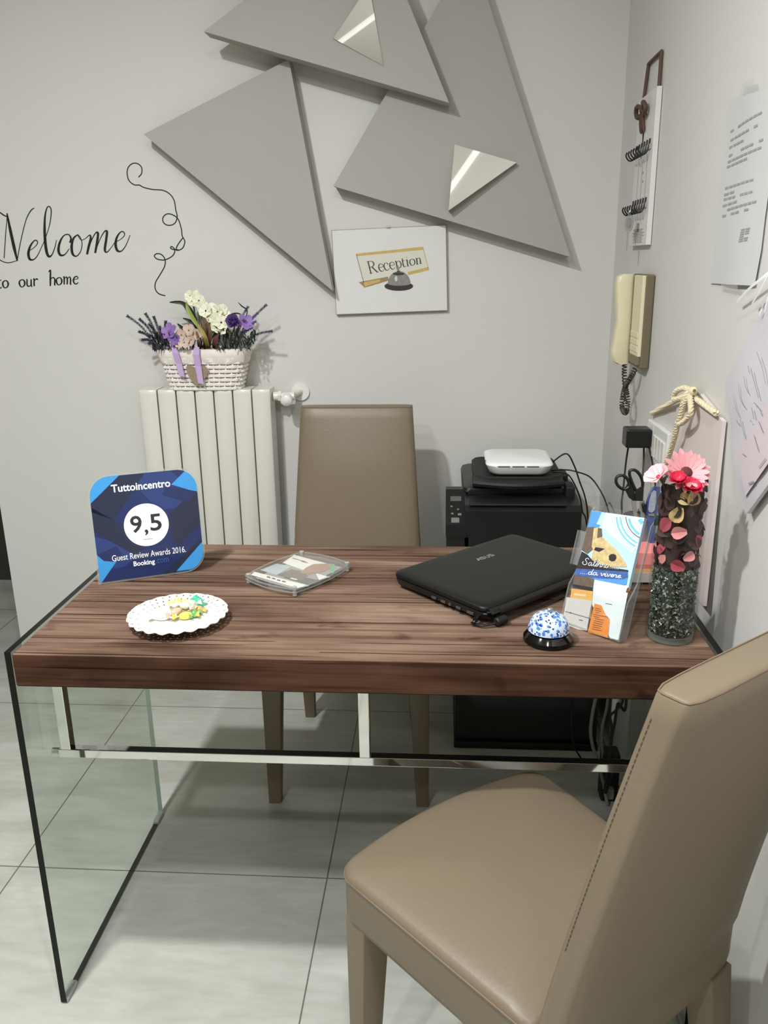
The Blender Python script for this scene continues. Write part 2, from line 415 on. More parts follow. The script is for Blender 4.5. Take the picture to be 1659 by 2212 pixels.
# ------------------------------------------------------------------ chairs
def make_chair(name, label, loc, rz, wf=.435, wr=.37, d=.38, hs=.464, t=.09, wt=.322, hb=.970):
    c = thing(name, label, 'chair', loc, rz)
    # seat: rounded trapezoid with a padded, domed top
    def outline(k, n=8, dome_r=.03):
        yb, yf = -d/2, d/2; pts = []
        def corner(cx, cy, sx, sy, r):
            out = []
            for i in range(n+1):
                a = PI/2*i/n
                out.append((cx-sx*r+sx*r*math.sin(a) if sy > 0 else cx-sx*r+sx*r*math.cos(a), cy-sy*r+sy*r*math.cos(a) if sy > 0 else cy-sy*r+sy*r*math.sin(a)))
            return out
        fr = corner(wf/2, yf, 1, 1, dome_r); fl = [(-x, y) for x, y in fr][::-1]
        rr = [(wr/2, yb)]; rl = [(-wr/2, yb)]
        def seg(a, b, m=10): return [(a[0]+(b[0]-a[0])*i/m, a[1]+(b[1]-a[1])*i/m) for i in range(1, m)]
        pts = fl+seg(fl[-1], fr[0])+fr+seg(fr[-1], rr[0])+rr+seg(rr[0], rl[0])+rl+seg(rl[0], fl[0])
        pts = [(x, y+.030*(1-(x/(wf/2))**2)*(y+d/2)/d) for x, y in pts]
        return [(x*k, y*k) for x, y in pts]
    mb = MB(); rings = []
    for k, z in ((.955, hs-t), (.985, hs-t+.004), (1, hs-t+.016), (1, hs-.014), (1.004, hs-.008), (1.004, hs-.004), (.992, hs+.002), (.96, hs+.006), (.9, hs+.010), (.75, hs+.017), (.5, hs+.025), (.25, hs+.030)):
        rings.append([(x, y, z) for x, y in outline(k)])
    mb.loft(rings); obj('seat', mb, LEATHER, c, smooth=True, angle=60)
    pip = [(x, y, hs-.006) for x, y in outline(1.006)]
    obj('piping', MB().tube(pip, .0016, 6, closed=True), SEAM, c, smooth=True)
    # backrest: padded slab leaning back, narrower at the top
    mb = MB(); rings = []; nz = 22
    def brow(f):
        z = hs-t-.008+(hb-(hs-t-.008))*f
        g = max(0., (z-hs)/(hb-hs)); y0 = -d/2-.004+(.006 if z < hs else 0)-.105*g**1.15
        wd = wr+.012+(wt-wr-.012)*max(0., g); th = .05
        return z, y0, wd, th
    NS = 40
    def rsec(z, y0, wd, th, inset=0., bul=.010):
        pts = []; r = .012
        for i in range(NS):
            a = 2*PI*i/NS; x, y = math.cos(a), math.sin(a)
            e = 7.; q = (abs(x)**e+abs(y)**e)**(-1/e); x *= q; y *= q
            bb = bul*(1-x*x)*(1 if y > 0 else .5)*abs(y)
            pts.append(((wd/2-inset)*x, y0-th/2+(th/2-inset)*y+(bb if y > 0 else -bb), z))
        return pts
    for i in range(nz+1):
        f = i/nz; z, y0, wd, th = brow(f); e = min(1., (1-f)*4, f*4+.3)
        rings.append(rsec(z, y0, wd, th, 0, .010*e))
    z, y0, wd, th = brow(1.)
    rings[0] = rsec(brow(0)[0], *brow(0)[1:], inset=.004, bul=.002)
    rings.append(rsec(z+.004, y0-.0005, wd, th, .0035, 0)); rings.append(rsec(z+.0055, y0-.0008, wd, th, .009, 0))
    mb.loft(rings); obj('backrest', mb, LEATHER, c, smooth=True, angle=60)
    # seams: around the top panel and down both sides of the back
    sm = MB(); zt, yt, wt_, th_ = brow(1.)
    sm.tube([(x, y, zt+.0030) for x, y, _ in rsec(zt, yt, wt_, th_, .0015, 0)], .0012, 5, closed=True)
    obj('top_seam', sm, SEAM, c, smooth=True)
    for s in (-1, 1):
        st = MB()
        for i in range(46):
            f = .42+.54*i/46; z, y0, wd, th = brow(f); z2, y2, wd2, _ = brow(f+.008)
            st.tube([(s*(wd/2+.0003), y0-.013, z), (s*(wd2/2+.0003), y2-.013, z2)], .0006, 4)
        obj('side_stitching', st, DARKSEAM, c)
    # legs: leather-covered, tapering
    for sx in (-1, 1):
        def leg(p0, p1, a, b):
            rr = []
            for (x, y, z), h in ((p0, a), ((Vector(p0)*.5+Vector(p1)*.5), (a+b)/2), (p1, b)):
                rr.append([(x+q[0]*h/2, y+q[1]*h/2, z) for q in rrect(-1, -1, 1, 1, .14, 2)])
            return MB().loft(rr)
        obj('leg', leg((sx*(wf/2-.031), d/2-.032, hs-t+.004), (sx*(wf/2-.022), d/2-.022, 0), .052, .032), LEATHER, c, smooth=True, angle=30)
        obj('leg', leg((sx*(wr/2-.024), -d/2-.024, hs-t+.004), (sx*(wr/2-.020), -d/2-.075, 0), .05, .03), LEATHER, c, smooth=True, angle=30)
    return c
make_chair('dining_chair', 'taupe leather high-backed chair in front of the desk, turned towards it at an angle', (.864, -.152, 0), .70)
make_chair('dining_chair', 'taupe leather high-backed chair behind the desk, right of the radiator, facing forward', (.487, .822, 0), PI+.01)

# ------------------------------------------------------------------ radiator, left of the chair behind the desk
R0, R1 = at(297, 845, 1, 1.252), at(583, 840, 1, 1.252)
rad = thing('radiator', 'white column radiator of seven sections mounted on the wall', 'radiator', (R0.x, 1.345, .33))
rw = (R1.x-R0.x)/7; rh = (R0.z+R1.z)/2-.33
for i in range(7):
    s = MB(); x0 = i*rw+.0023; x1 = (i+1)*rw-.0023
    prof = [(x0, -.015), (x0, -.088), (x0+.006, -.0925), ((x0+x1)/2, -.0935), (x1-.006, -.0925), (x1, -.088), (x1, -.015)]
    s.loft([[(x, y*.97, z) for x, y in prof] if z in (0, rh) else [(x, y, z) for x, y in prof] for z in (0, .006, rh-.012, rh-.004, rh)])
    obj('radiator_section', s, WHITE, rad, smooth=True, angle=35)
obj('dark_gap_backing', MB().box((3.5*rw, -.02, rh/2), (6.6*rw, .02, rh*.96)), BLACKM, rad)  # added black sheet that gives the gaps between sections their shade
for x in (.8*rw, 6.2*rw):
    obj('wall_bracket', MB().box((x, .002, rh*.9), (.02, .03, .03)), WHITE, rad)
v = thing('radiator_valve', 'white thermostatic valve with a knob at the top right of the radiator', 'valve', (R1.x, 1.30, R1.z-.03))
VW = YW-1.30
obj('union_nut', MB().tube([(0, 0, 0), (.016, 0, 0)], .014, 12).tube([(.016, 0, 0), (.026, 0, 0)], .017, 6), WHITE, v, smooth=True, angle=30)
obj('valve_body', MB().tube([(.024, 0, 0), (.066, 0, 0)], .0125, 12).tube([(.052, 0, .002), (.075, VW, .006)], .0105, 12), WHITE, v, smooth=True)
obj('valve_knob', MB().lathe([(.0, 0), (.010, .001), (.0165, .010), (.0185, .022), (.017, .034), (.008, .040), (0, .041)], 20), WHITEP, v, smooth=True,
    matrix=Matrix.Translation((.046, -.006, -.002)) @ Matrix.Rotation(PI*.56, 4, 'X'))
obj('wall_rosette', MB().tube([(.075, VW-.008, .006), (.075, VW-.0005, .006)], .028, 24), WHITEP, v, smooth=True, angle=30)

# ------------------------------------------------------------------ flower basket on the radiator
YB = 1.238
bl, br_ = at(334, 757, 1, YB), at(538, 755, 1, YB); b0, b1 = at(366, 846, 1, YB), at(522, 845, 1, YB)
bx = (bl.x+br_.x)/2-.006; bzt = bl.z; bz0 = R0.z+.0005
basket = thing('wicker_basket', 'white wicker basket with a cloth rim and lilac ribbons on top of the radiator', 'basket', (bx, YB+.055, bz0))
bh = bzt-bz0; WT, WB = (br_.x-bl.x)/2-.006, (b1.x-b0.x)/2-.004
def bloop(z, grow=0., n=96, wave=0., ph=0.):
    f = z/bh; hw = WB+(WT-WB)*f+grow-.004; hd = .042+.012*f+grow; pts = []
    for i in range(n):
        a = 2*PI*(i+.5)/n; x, y = math.cos(a), math.sin(a); e = 5; q = (abs(x)**e+abs(y)**e)**(-1/e)
        g = 1+wave*math.cos(i*PI/2+ph)
        pts.append((hw*x*q*(1+(g-1)*.045/max(hw, .01)), hd*y*q*g, z))
    return pts
WICK = mat('white_wicker', (236, 229, 222), .7, var=.12, scale=120)
wv = MB(); nrow = 8
for i in range(nrow):
    z = .006+(bh*.74)*i/(nrow-1)
    wv.tube(bloop(z, 0, 96, .06, PI*(i % 2)), .0056, 6, closed=True)
for k in range(0, 96, 2):
    p0 = bloop(.002)[k]; p1 = bloop(bh*.8)[k]; wv.tube([p0, p1], .0028, 5)
obj('woven_body', wv, WICK, basket, smooth=True)
obj('basket_floor', MB().prism([(p[0], p[1]) for p in bloop(.002)], .0005, .006), WICK, basket)
cl = MB(); rr = []
for z, g in ((bh*.66, .004), (bh*.70, .0075), (bh*.8, .0065), (bh*.83, .008), (bh*.93, .0085), (bh, .006), (bh+.002, .0), (bh-.004, -.006), (bh*.7, -.009)):
    rr.append([(x*(1+.012*math.sin(i*.9)*(z < bh*.9)), y*(1+.02*math.sin(i*1.3+z*200)), z+(.0015*math.sin(i*.7) if z < bh*.8 else 0)) for i, (x, y, _) in enumerate(bloop(z, g))])
cl.loft(rr, False, False); obj('cloth_lining', cl, mat('cream_cloth', (240, 231, 221), .85, var=.05, scale=40), basket, smooth=True)
obj('soil_foam', MB().prism([(p[0]*.93, p[1]*.9) for p in bloop(bh*.8)], bh*.6, bh*.86), mat('dark_foam', (42, 40, 34), .9, var=.3, scale=120), basket)
LILAC = mat('lilac_satin', (198, 172, 216), .3, var=.08, scale=40)
Fb = frame((0, -.068, 0), (1, 0, 0), (0, 0, 1)); Bi = basket.matrix_world.inverted()
def bk(px, py, y): p = Bi @ at(px, py, 1, y); return (p.x, p.y, p.z)
for pts in ([(374, 742), (379, 762), (386, 785), (393, 812)], [(425, 748), (423, 765), (428, 790), (434, 828)]):
    r = MB(); fr_, bk_ = [], []
    for i, (x, y) in enumerate(pts):
        yy = YB-.014-.004*math.sin(i*2); wdt = (5.5, 7, 7, 6)[i]
        a, b = bk(x-wdt, y, yy), bk(x+wdt, y+2, yy-.003); fr_ += [a]; bk_ += [b]
    r.loft([[a, b, (b[0], b[1]+.0008, b[2]), (a[0], a[1]+.0008, a[2])] for a, b in zip(fr_, bk_)])
    obj('ribbon', r, LILAC, basket)
ht = MB()
hp = [(402, 792), (408, 788), (416, 791), (425, 796), (433, 790), (443, 790), (450, 798), (447, 812), (438, 824), (424, 833), (412, 820), (404, 806)]
ht.loft([[bk(x, y, YB-.008) for x, y in hp], [bk(x, y, YB-.004) for x, y in hp]])
obj('heart_tag', ht, mat('brown_willow', (150, 132, 110), .8, var=.35, scale=160), basket)

# flowers: each stem stands in the basket
def petal_pts(l, wd, cup=.25, n=8, curl=.0):
    rows = []
    for i in range(n+1):
        t = i/n; hw = wd/2*(.35+.65*math.sin(PI*.5*min(1, t/.62)))*math.sqrt(max(.03, 1-max(0, (t-.62)/.38)**2)); z = curl*t*t*l
        rows.append([(t*l, -hw, z+cup*hw), (t*l, 0, z), (t*l, hw, z+cup*hw)])
    return rows
def add_petal(mb, M, l, wd, cup=.25, curl=0.):
    rows = [[M @ Vector(p) for p in r] for r in petal_pts(l, wd, cup, 8, curl)]
    th = M.to_3x3() @ Vector((0, 0, -.0004))
    mb.loft([r+[p+th for p in r[::-1]] for r in rows])
def facing(p, tilt=(0, -1, .35), spin=0.):
    n = Vector(tilt).normalized(); u = n.orthogonal().normalized(); v = n.cross(u)
    return Matrix(((u.x, v.x, n.x, p[0]), (u.y, v.y, n.y, p[1]), (u.z, v.z, n.z, p[2]), (0, 0, 0, 1))) @ Matrix.Rotation(spin, 4, 'Z')
def flower(name, label, p, foot, rad, npet, pm, cm, tilt=(0, -1, .4), cup=.3, curl=.15, wd=.8, layers=1, cr_=.2, group=None, stem=True, cat='flower'):
    o = thing(name, label, cat, p, 0, group); Mi = Matrix.Translation(-Vector(p)); M0 = Mi @ facing(p, tilt, random.random()*6)
    mb = MB()
    for ly in range(layers):
        for i in range(npet):
            M = M0 @ Matrix.Rotation(2*PI*(i+ly*.5)/npet+random.uniform(-.08, .08), 4, 'Z') @ Matrix.Translation((rad*.08, 0, .0012*ly)) @ Matrix.Rotation(-.12-.22*ly, 4, 'Y')
            add_petal(mb, M, rad*(1-.16*ly)*random.uniform(.93, 1.05), rad*wd*2*PI/npet/1.25 if npet > 7 else rad*wd, cup, curl)
    obj('petals', mb, pm, o, smooth=True)
    obj('flower_center', MB().ball((0, 0, rad*.06), (rad*cr_, rad*cr_, rad*cr_*.7), 10, 6), cm, o, smooth=True, matrix=M0)
    if stem:
        f = Vector(foot)-Vector(p); n = Vector(tilt).normalized()
        obj('stem', MB().tube(cr([-n*.002, -n*.01+f*.2, f*.6, f], 4), .0013, 6), mat('green_stem', (64, 84, 44), .6, var=.1), o, smooth=True)
    return o
FOOT = lambda px: (at(px, 752, 1, YB+.05).x, YB+.052, bz0+bh*.75)
LAV = mat('lavender_bud', (84, 78, 98), .8, var=.35, scale=400); LAVB = mat('lavender_pale_bud', (126, 112, 160), .8, var=.35, scale=400)
LSTEM = mat('lavender_stem', (58, 66, 58), .7, var=.2)
def lavender(foot_px, tip, y, group, label, m, bend=.2):
    base = Vector(FOOT(foot_px)); t = at(tip[0], tip[1], 1, y); o = thing('lavender_sprig', label, 'flower', base, 0, group)
    d = t-base; mid = d*.5+Vector((0, 0, bend*.12)); path = cr([Vector((0, 0, 0)), mid, d], 10)
    obj('stem', MB().tube(path, .0009, 5), LSTEM, o)
    mb = MB(); k0 = 7 if d.length > .09 else 5
    for i in range(k0, len(path)-1):
        ax = (path[i+1]-path[i]).normalized()
        for h in range(2):
            pp = path[i].lerp(path[i+1], h*.5); a = ax.orthogonal().normalized()
            for j in range(4):
                dr = (Matrix.Rotation(j*PI/2+i*.8+h, 3, ax) @ a); c = pp+dr*.0026+ax*.0015
                q = (ax*.75+dr).normalized().to_track_quat('Z', 'Y').to_matrix()
                mb.ball(c, (.0008, .0008, .0040), 5, 4, q)
    obj('flower_spike', mb, m, o); return o
G1, L1 = 'lavender sprigs on the left of the basket', 'thin dark lavender sprig fanning out of the left end of the basket'
for fx, tip, y in ((348, (274, 682), 1.25), (350, (314, 677), 1.28), (349, (301, 689), 1.24), (352, (332, 684), 1.30), (345, (300, 716), 1.24), (344, (307, 734), 1.25), (356, (358, 694), 1.29), (350, (322, 700), 1.22), (347, (318, 722), 1.21), (354, (345, 706), 1.23), (349, (331, 716), 1.2), (343, (322, 742), 1.21)):
    lavender(fx, tip, y, G1, L1, LAV)
G2, L2 = 'lavender sprigs on the right of the basket', 'violet lavender sprig leaning out of the right end of the basket'
for fx, tip, y in ((496, (536, 662), 1.28), (500, (576, 658), 1.26), (498, (557, 676), 1.24), (505, (588, 715), 1.25), (500, (553, 694), 1.22), (502, (546, 708), 1.21), (497, (528, 690), 1.22)):
    lavender(fx, tip, y, G2, L2, LAVB if tip[0] < 560 else LAV)
WHF = mat('cream_petal', (240, 238, 214), .6, var=.05, scale=90); DKG = mat('dark_green_eye', (42, 50, 30), .7)
for px, py, y, r in ((411, 640, 1.27, .017), (424, 639, 1.275, .015), (430, 650, 1.26, .019), (417, 651, 1.265, .016), (437, 663, 1.25, .018), (445, 672, 1.235, .02), (458, 668, 1.25, .018), (470, 674, 1.24, .019), (481, 670, 1.25, .018), (484, 683, 1.24, .019), (466, 690, 1.23, .02), (478, 697, 1.225, .021), (482, 710, 1.225, .019), (468, 708, 1.226, .018), (455, 684, 1.235, .018)):
    p = at(px, py, 1, y)
    flower('white_flower', 'small cream-white flower with a dark eye clustered above the middle of the basket', p, FOOT(430), r, 6, WHF, DKG, (random.uniform(-.5, .5), -1, random.uniform(.1, .7)), wd=.98, cr_=.16, cup=.5, group='white flowers of the basket')
PUR = mat('purple_petal', (120, 92, 160), .6, var=.15, scale=80); PURL = mat('mauve_petal', (146, 112, 176), .6, var=.15, scale=80)
p = at(507, 700, 1, 1.225)
rose = thing('purple_rose', 'round purple silk rose at the right of the basket', 'flower', p)
mb = MB()
for ly, (r, k) in enumerate(((.031, 6), (.025, 5), (.017, 4))):
    for i in range(k):
        M = Matrix.Rotation(1.15, 4, 'X') @ Matrix.Rotation(2*PI*i/k+ly, 4, 'Z') @ Matrix.Rotation(-.5-.4*ly, 4, 'Y')
        add_petal(mb, M, r, r*1.25, .7, .45)
obj('petals', mb, PUR, rose, smooth=True); obj('rose_heart', MB().ball((0, -.004, .002), (.009, .009, .008), 10, 6), mat('deep_violet', (64, 46, 96), .7), rose, smooth=True)
f = Vector(FOOT(490))-p; obj('stem', MB().tube([(0, 0, 0), f*.5, f], .0015, 6), mat('green_stem', (64, 84, 44), .6), rose)
flower('mauve_flower', 'small mauve flower between the rose and the right lavender', at(531, 696, 1, 1.23), FOOT(497), .024, 5, PURL, PUR, (.4, -1, .5))
flower('mauve_flower', 'mauve star flower at the left above the first ribbon', at(367, 716, 1, 1.225), FOOT(372), .026, 5, PURL, PUR, (-.3, -1, .5))
flower('mauve_flower', 'small mauve flower hanging over the left rim of the basket', at(377, 733, 1, 1.215), FOOT(380), .018, 5, PUR, PUR, (.1, -1, .1))
BEI = mat('beige_petal', (206, 182, 164), .7, var=.12, scale=90); BRN = mat('dried_brown', (126, 96, 72), .8, var=.25, scale=80)
for px, py, y, r in ((392, 724, 1.225, .018), (408, 714, 1.23, .019), (398, 740, 1.215, .017), (413, 734, 1.22, .017), (424, 722, 1.23, .016), (386, 741, 1.218, .014)):
    flower('beige_flower', 'faded beige hydrangea floret low at the front of the basket', at(px, py, 1, y), FOOT(410), r, 4, BEI, BRN, (random.uniform(-.5, .5), -1, random.uniform(0, .6)), wd=1.1, cr_=.14, group='beige florets of the basket')
def leaf(name, label, pts, y, wds, m, group=None, cat='leaf'):
    P = [at(px, py, 1, yy) for (px, py), yy in zip(pts, y)]; b = P[-1]; o = thing(name, label, cat, b, 0, group)
    path = cr([p-b for p in P], 6); n = len(path); mb = MB(); rings = []
    for i, q in enumerate(path):
        t = i/(n-1)*(len(wds)-1); k = min(int(t), len(wds)-2); wv_ = wds[k]+(wds[k+1]-wds[k])*(t-k)
        d = (path[min(i+1, n-1)]-path[max(i-1, 0)]).normalized(); sd = d.cross(Vector((0, 1, 0))).normalized()*wv_/2
        rings.append([q-sd, q+Vector((0, .002, 0)), q+sd, q+Vector((0, .0028, 0))])
    mb.loft(rings); obj('leaf_blade', mb, m, o, smooth=True)
    return o
LG = mat('lime_leaf', (138, 150, 66), .5, var=.15, scale=40); OL = mat('olive_leaf', (160, 142, 72), .5, var=.15, scale=40); DG = mat('dark_leaf', (34, 44, 32), .5, var=.2, scale=40)
leaf('grass_blade', 'broad lime green leaf crossing the front of the white flowers', [(402, 652), (406, 668), (418, 690), (428, 705), (438, 725), (446, 750)], (1.23, 1.222, 1.216, 1.215, 1.22, 1.26), (.002, .012, .013, .009, .006, .005), LG)
leaf('grass_blade', 'olive yellow leaf rising from the middle of the basket rim', [(428, 700), (436, 715), (444, 732), (450, 752)], (1.214, 1.211, 1.214, 1.26), (.004, .012, .014, .012), OL)
leaf('dark_leaf', 'dark green leaf pointing left beside the white flowers', [(366, 653), (380, 653), (396, 656), (410, 672), (424, 700), (430, 750)], (1.26, 1.26, 1.26, 1.262, 1.265, 1.28), (.002, .009, .012, .02, .012, .006), DG)
leaf('dark_leaf', 'short dark green leaf behind the beige florets', [(383, 699), (392, 708), (402, 720), (420, 752)], (1.25, 1.25, 1.252, 1.285), (.002, .012, .012, .006), DG)
leaf('dark_leaf', 'dark green leaf under the lime leaf', [(395, 687), (410, 694), (424, 704), (436, 752)], (1.245, 1.245, 1.25, 1.285), (.002, .012, .014, .006), DG)
leaf('dark_leaf', 'thin dark leaf arching over the purple rose', [(526, 684), (514, 677), (498, 681), (490, 700), (488, 752)], (1.25, 1.25, 1.25, 1.26, 1.285), (.002, .004, .005, .006, .005), DG)
leaf('dark_leaf', 'pointed dark leaf standing up at the right by the lavender', [(514, 653), (522, 661), (534, 675), (516, 715), (500, 752)], (1.27, 1.27, 1.27, 1.275, 1.285), (.001, .004, .003, .002, .002), DG)
for i, (x0, y0, x1) in enumerate(((436, 690, 441), (446, 684, 447), (452, 700, 452), (424, 716, 430))):
    leaf('dried_sepal', 'brown dried sepal standing between the leaves and the cream flowers', [(x0, y0), ((x0+x1)/2+3, y0+22), (x1, 752)], (1.225, 1.228, 1.275), (.004, .012, .006), BRN, 'dried sepals')
leaf('maroon_petal', 'maroon petal low in the middle of the basket', [(470, 722), (464, 738), (462, 754)], (1.215, 1.218, 1.27), (.004, .018, .012), mat('maroon', (104, 52, 60), .7, var=.2))
for lab, fx, xa, xb, ya, col in (('dark green filler foliage under the rose on the right of the basket', 505, 462, 552, 712, (44, 52, 44)), ('dark violet grey filler foliage low at the left end of the basket', 355, 328, 386, 722, (50, 46, 58))):
    fo = thing('green_filler', lab, 'foliage', FOOT(fx)); mb = MB()
    for i in range(110):
        a = random.uniform(xa, xb); p1 = at(a, random.uniform(ya, 754), 1, random.uniform(1.212, 1.27)); q = p1-Vector(FOOT(fx))
        s_ = Vector((random.uniform(-.5, .5), random.uniform(-.3, .3), 1)).normalized().to_track_quat('Z', 'Y').to_matrix()
        mb.ball(q, (.0030, .0016, .0095), 5, 4, s_)
        if i % 6 == 0: mb.tube([(q.x*.3, .0, -.004), q], .0008, 4)
    obj('leaves', mb, mat('filler_%d' % col[0], col, .7, var=.3, scale=90), fo)

# ------------------------------------------------------------------ triangle panels on the back wall
def wall_panel(label, pts, ya, yb):
    P = [at(px, py, 1, ya) for px, py in pts]; o = P[0].copy(); o.y = yb
    p2 = [(p.x-o.x, p.z-o.z) for p in P]
    mb = MB().prism(p2, 0, yb-ya, lambda x, y, z: (x, -z, y))
    t = thing('triangle_panel', label, 'wall art', o)
    obj('panel_canvas', mb, GREYC, t); return t
wall_panel('grey triangular panel at the left, pointing down to the reception sign, without a mirror', [(310, 290), (624, 128), (718, 628)], YW-.066, YW-.0005)
wall_panel('large grey triangular panel at the right, its mirror piece near its lower edge', [(720, 402), (1232, 555), (1017, -115)], YW-.066, YW-.0005)
wall_panel('grey triangular panel at the top, overlapping the other two panels', [(440, 68), (970, 222), (795, -210)], YW-.132, YW-.0675)
def mirror_piece(label, pts, y, nrm, cen):
    c = at(cen[0], cen[1], 1, y); n = Vector((nrm[0], -1, nrm[1])).normalized(); P = []
    for px, py in pts:
        d = ray(px, py); P.append(CP+d*((c-CP).dot(n)/d.dot(n)))
    yb = max(q.y for q in P)
    o = P[0].copy(); mb = MB(); mb.mi(0); F = [p-o for p in P]
    yb = {1: YW-.1325, 2: YW-.0665}[1 if cen[1] < 200 else 2]
    B = [Vector((p.x, yb-o.y, p.z)) for p in F]
    mb.face(F); mb.mi(1); mb.face(B[::-1])
    for i in range(3): mb.face([F[i], F[(i+1) % 3], B[(i+1) % 3], B[i]])
    q = obj('mirror_piece', mb, [MIRROR, mat('mirror_backing', (120, 118, 112), .6)], matrix=Matrix.Translation(o)); return tag(q, label, 'mirror')
mirror_piece('triangular mirror piece on the top grey panel', [(720, 83), (829, 143), (797, -33)], YW-.136, (.0155, -.0181), (790, 70))
mirror_piece('triangular mirror piece on the large right grey panel', [(982, 312), (1116, 351), (969, 455)], YW-.082, (-.0407, .1745), (1015, 375))
# slanting light line in the ceiling that the mirror pieces show
led = bpy.data.materials.new('light_line'); led.use_nodes = True
e_ = led.node_tree.nodes['Principled BSDF']; e_.inputs['Emission Color'].default_value = (1, .97, .9, 1); e_.inputs['Emission Strength'].default_value = .66
a_, b_ = Vector((.8919+.3913*-2.4, -2.4, CEIL-.006)), Vector((.8919+.3913*-.05, -.05, CEIL-.006)); dv = b_-a_
tag(obj('ceiling_light', MB().box((0, 0, 0), (dv.length, .03, .01)), led, matrix=Matrix.Translation((a_+b_)/2) @ Matrix.Rotation(math.atan2(dv.y, dv.x), 4, 'Z')),
    'slanting line of light set in the ceiling in front of the desk', 'ceiling light')

# ------------------------------------------------------------------ wall lettering
dec = thing('wall_decal', 'black welcome lettering with a curled flourish stuck on the wall left of the radiator', 'wall decal', at(140, 560, 1, YW-.0006))
dl = dec.matrix_world.inverted()
def d3(cx, cy): return dl @ at(cx/2.676, 300+cy/2.676, 1, YW-.0006)
def strokes(name, lst):
    mb = MB()
    for pts, wd in lst: mb.stroke(pts, [q*1.3 for q in wd] if isinstance(wd, list) else wd*1.15, d3)
    obj(name, mb, DECAL, dec)
tk, tn = 11, 4
strokes('welcome_lettering', [
    ([(-60, 380), (-20, 410), (20, 440), (47, 452)], [4, 5, 6, 4]), ([(40, 430), (60, 530), (82, 630), (100, 706)], [6, 13, 14, 6]),
    ([(42, 440), (32, 560), (24, 690)], [3, 4, 4]), ([(-40, 660), (0, 700), (45, 716), (98, 704)], [3, 4, 4, 3]),
    ([(99, 704), (120, 590), (150, 470), (178, 415), (198, 400)], [4, 4, 4, 5, 4]),
    ([(165, 648), (195, 630), (216, 605), (212, 588), (196, 590), (174, 622), (164, 662), (172, 695), (195, 697), (218, 672), (240, 625)], [3, 3, 4, 5, 5, 9, 12, 11, 5, 4, 3]),
    ([(238, 630), (262, 575), (288, 490), (296, 420), (288, 393), (272, 398), (260, 450), (258, 540), (266, 635), (280, 678), (300, 670), (318, 625), (326, 585)], [3, 3, 4, 5, 5, 5, 8, 12, 13, 11, 5, 4, 3]),
    ([(404, 600), (410, 575), (396, 553), (368, 560), (345, 600), (338, 645), (350, 672), (375, 668), (400, 635)], [8, 8, 5, 5, 10, 12, 10, 5, 3]),
    ([(452, 552), (425, 575), (414, 620), (420, 665), (442, 678), (466, 650), (474, 605), (464, 570), (450, 556), (470, 585), (500, 572)], [4, 9, 12, 11, 5, 4, 4, 4, 4, 3, 3]),
    ([(496, 575), (518, 556), (524, 575), (512, 625), (503, 668)], [3, 5, 10, 11, 9]), ([(508, 645), (530, 585), (552, 545), (566, 545), (562, 590), (550, 660)], [3, 4, 5, 10, 11, 9]),
    ([(555, 640), (578, 580), (602, 538), (618, 535), (614, 580), (606, 640), (618, 655), (645, 625), (668, 590)], [3, 4, 5, 10, 11, 11, 5, 3, 3]),
    ([(668, 596), (695, 582), (718, 560), (716, 540), (698, 538), (676, 568), (668, 610), (678, 645), (702, 648), (728, 615), (752, 556)], [3, 3, 4, 5, 5, 9, 12, 11, 5, 4, 3])])
strokes('curled_flourish', [
    ([(800, 222), (818, 200), (818, 165), (795, 143), (765, 143), (741, 165), (735, 200), (745, 240), (775, 265), (805, 267), (830, 280), (880, 292), (940, 297), (980, 318), (1006, 355), (1016, 410), (1024, 450), (1010, 488), (975, 500), (946, 485), (942, 455), (965, 434), (1000, 440), (1030, 465), (1048, 520), (1053, 560), (1068, 592), (1058, 628), (1035, 643), (1018, 640), (1028, 612), (1058, 570)], 5.5),
    ([(1030, 640), (1005, 640), (986, 632), (992, 622), (1010, 640), (1004, 668), (980, 688), (948, 700), (910, 695), (892, 678), (905, 664), (932, 668), (953, 695), (952, 735), (925, 785), (899, 830), (898, 868), (918, 895), (956, 907)], 5.5)])
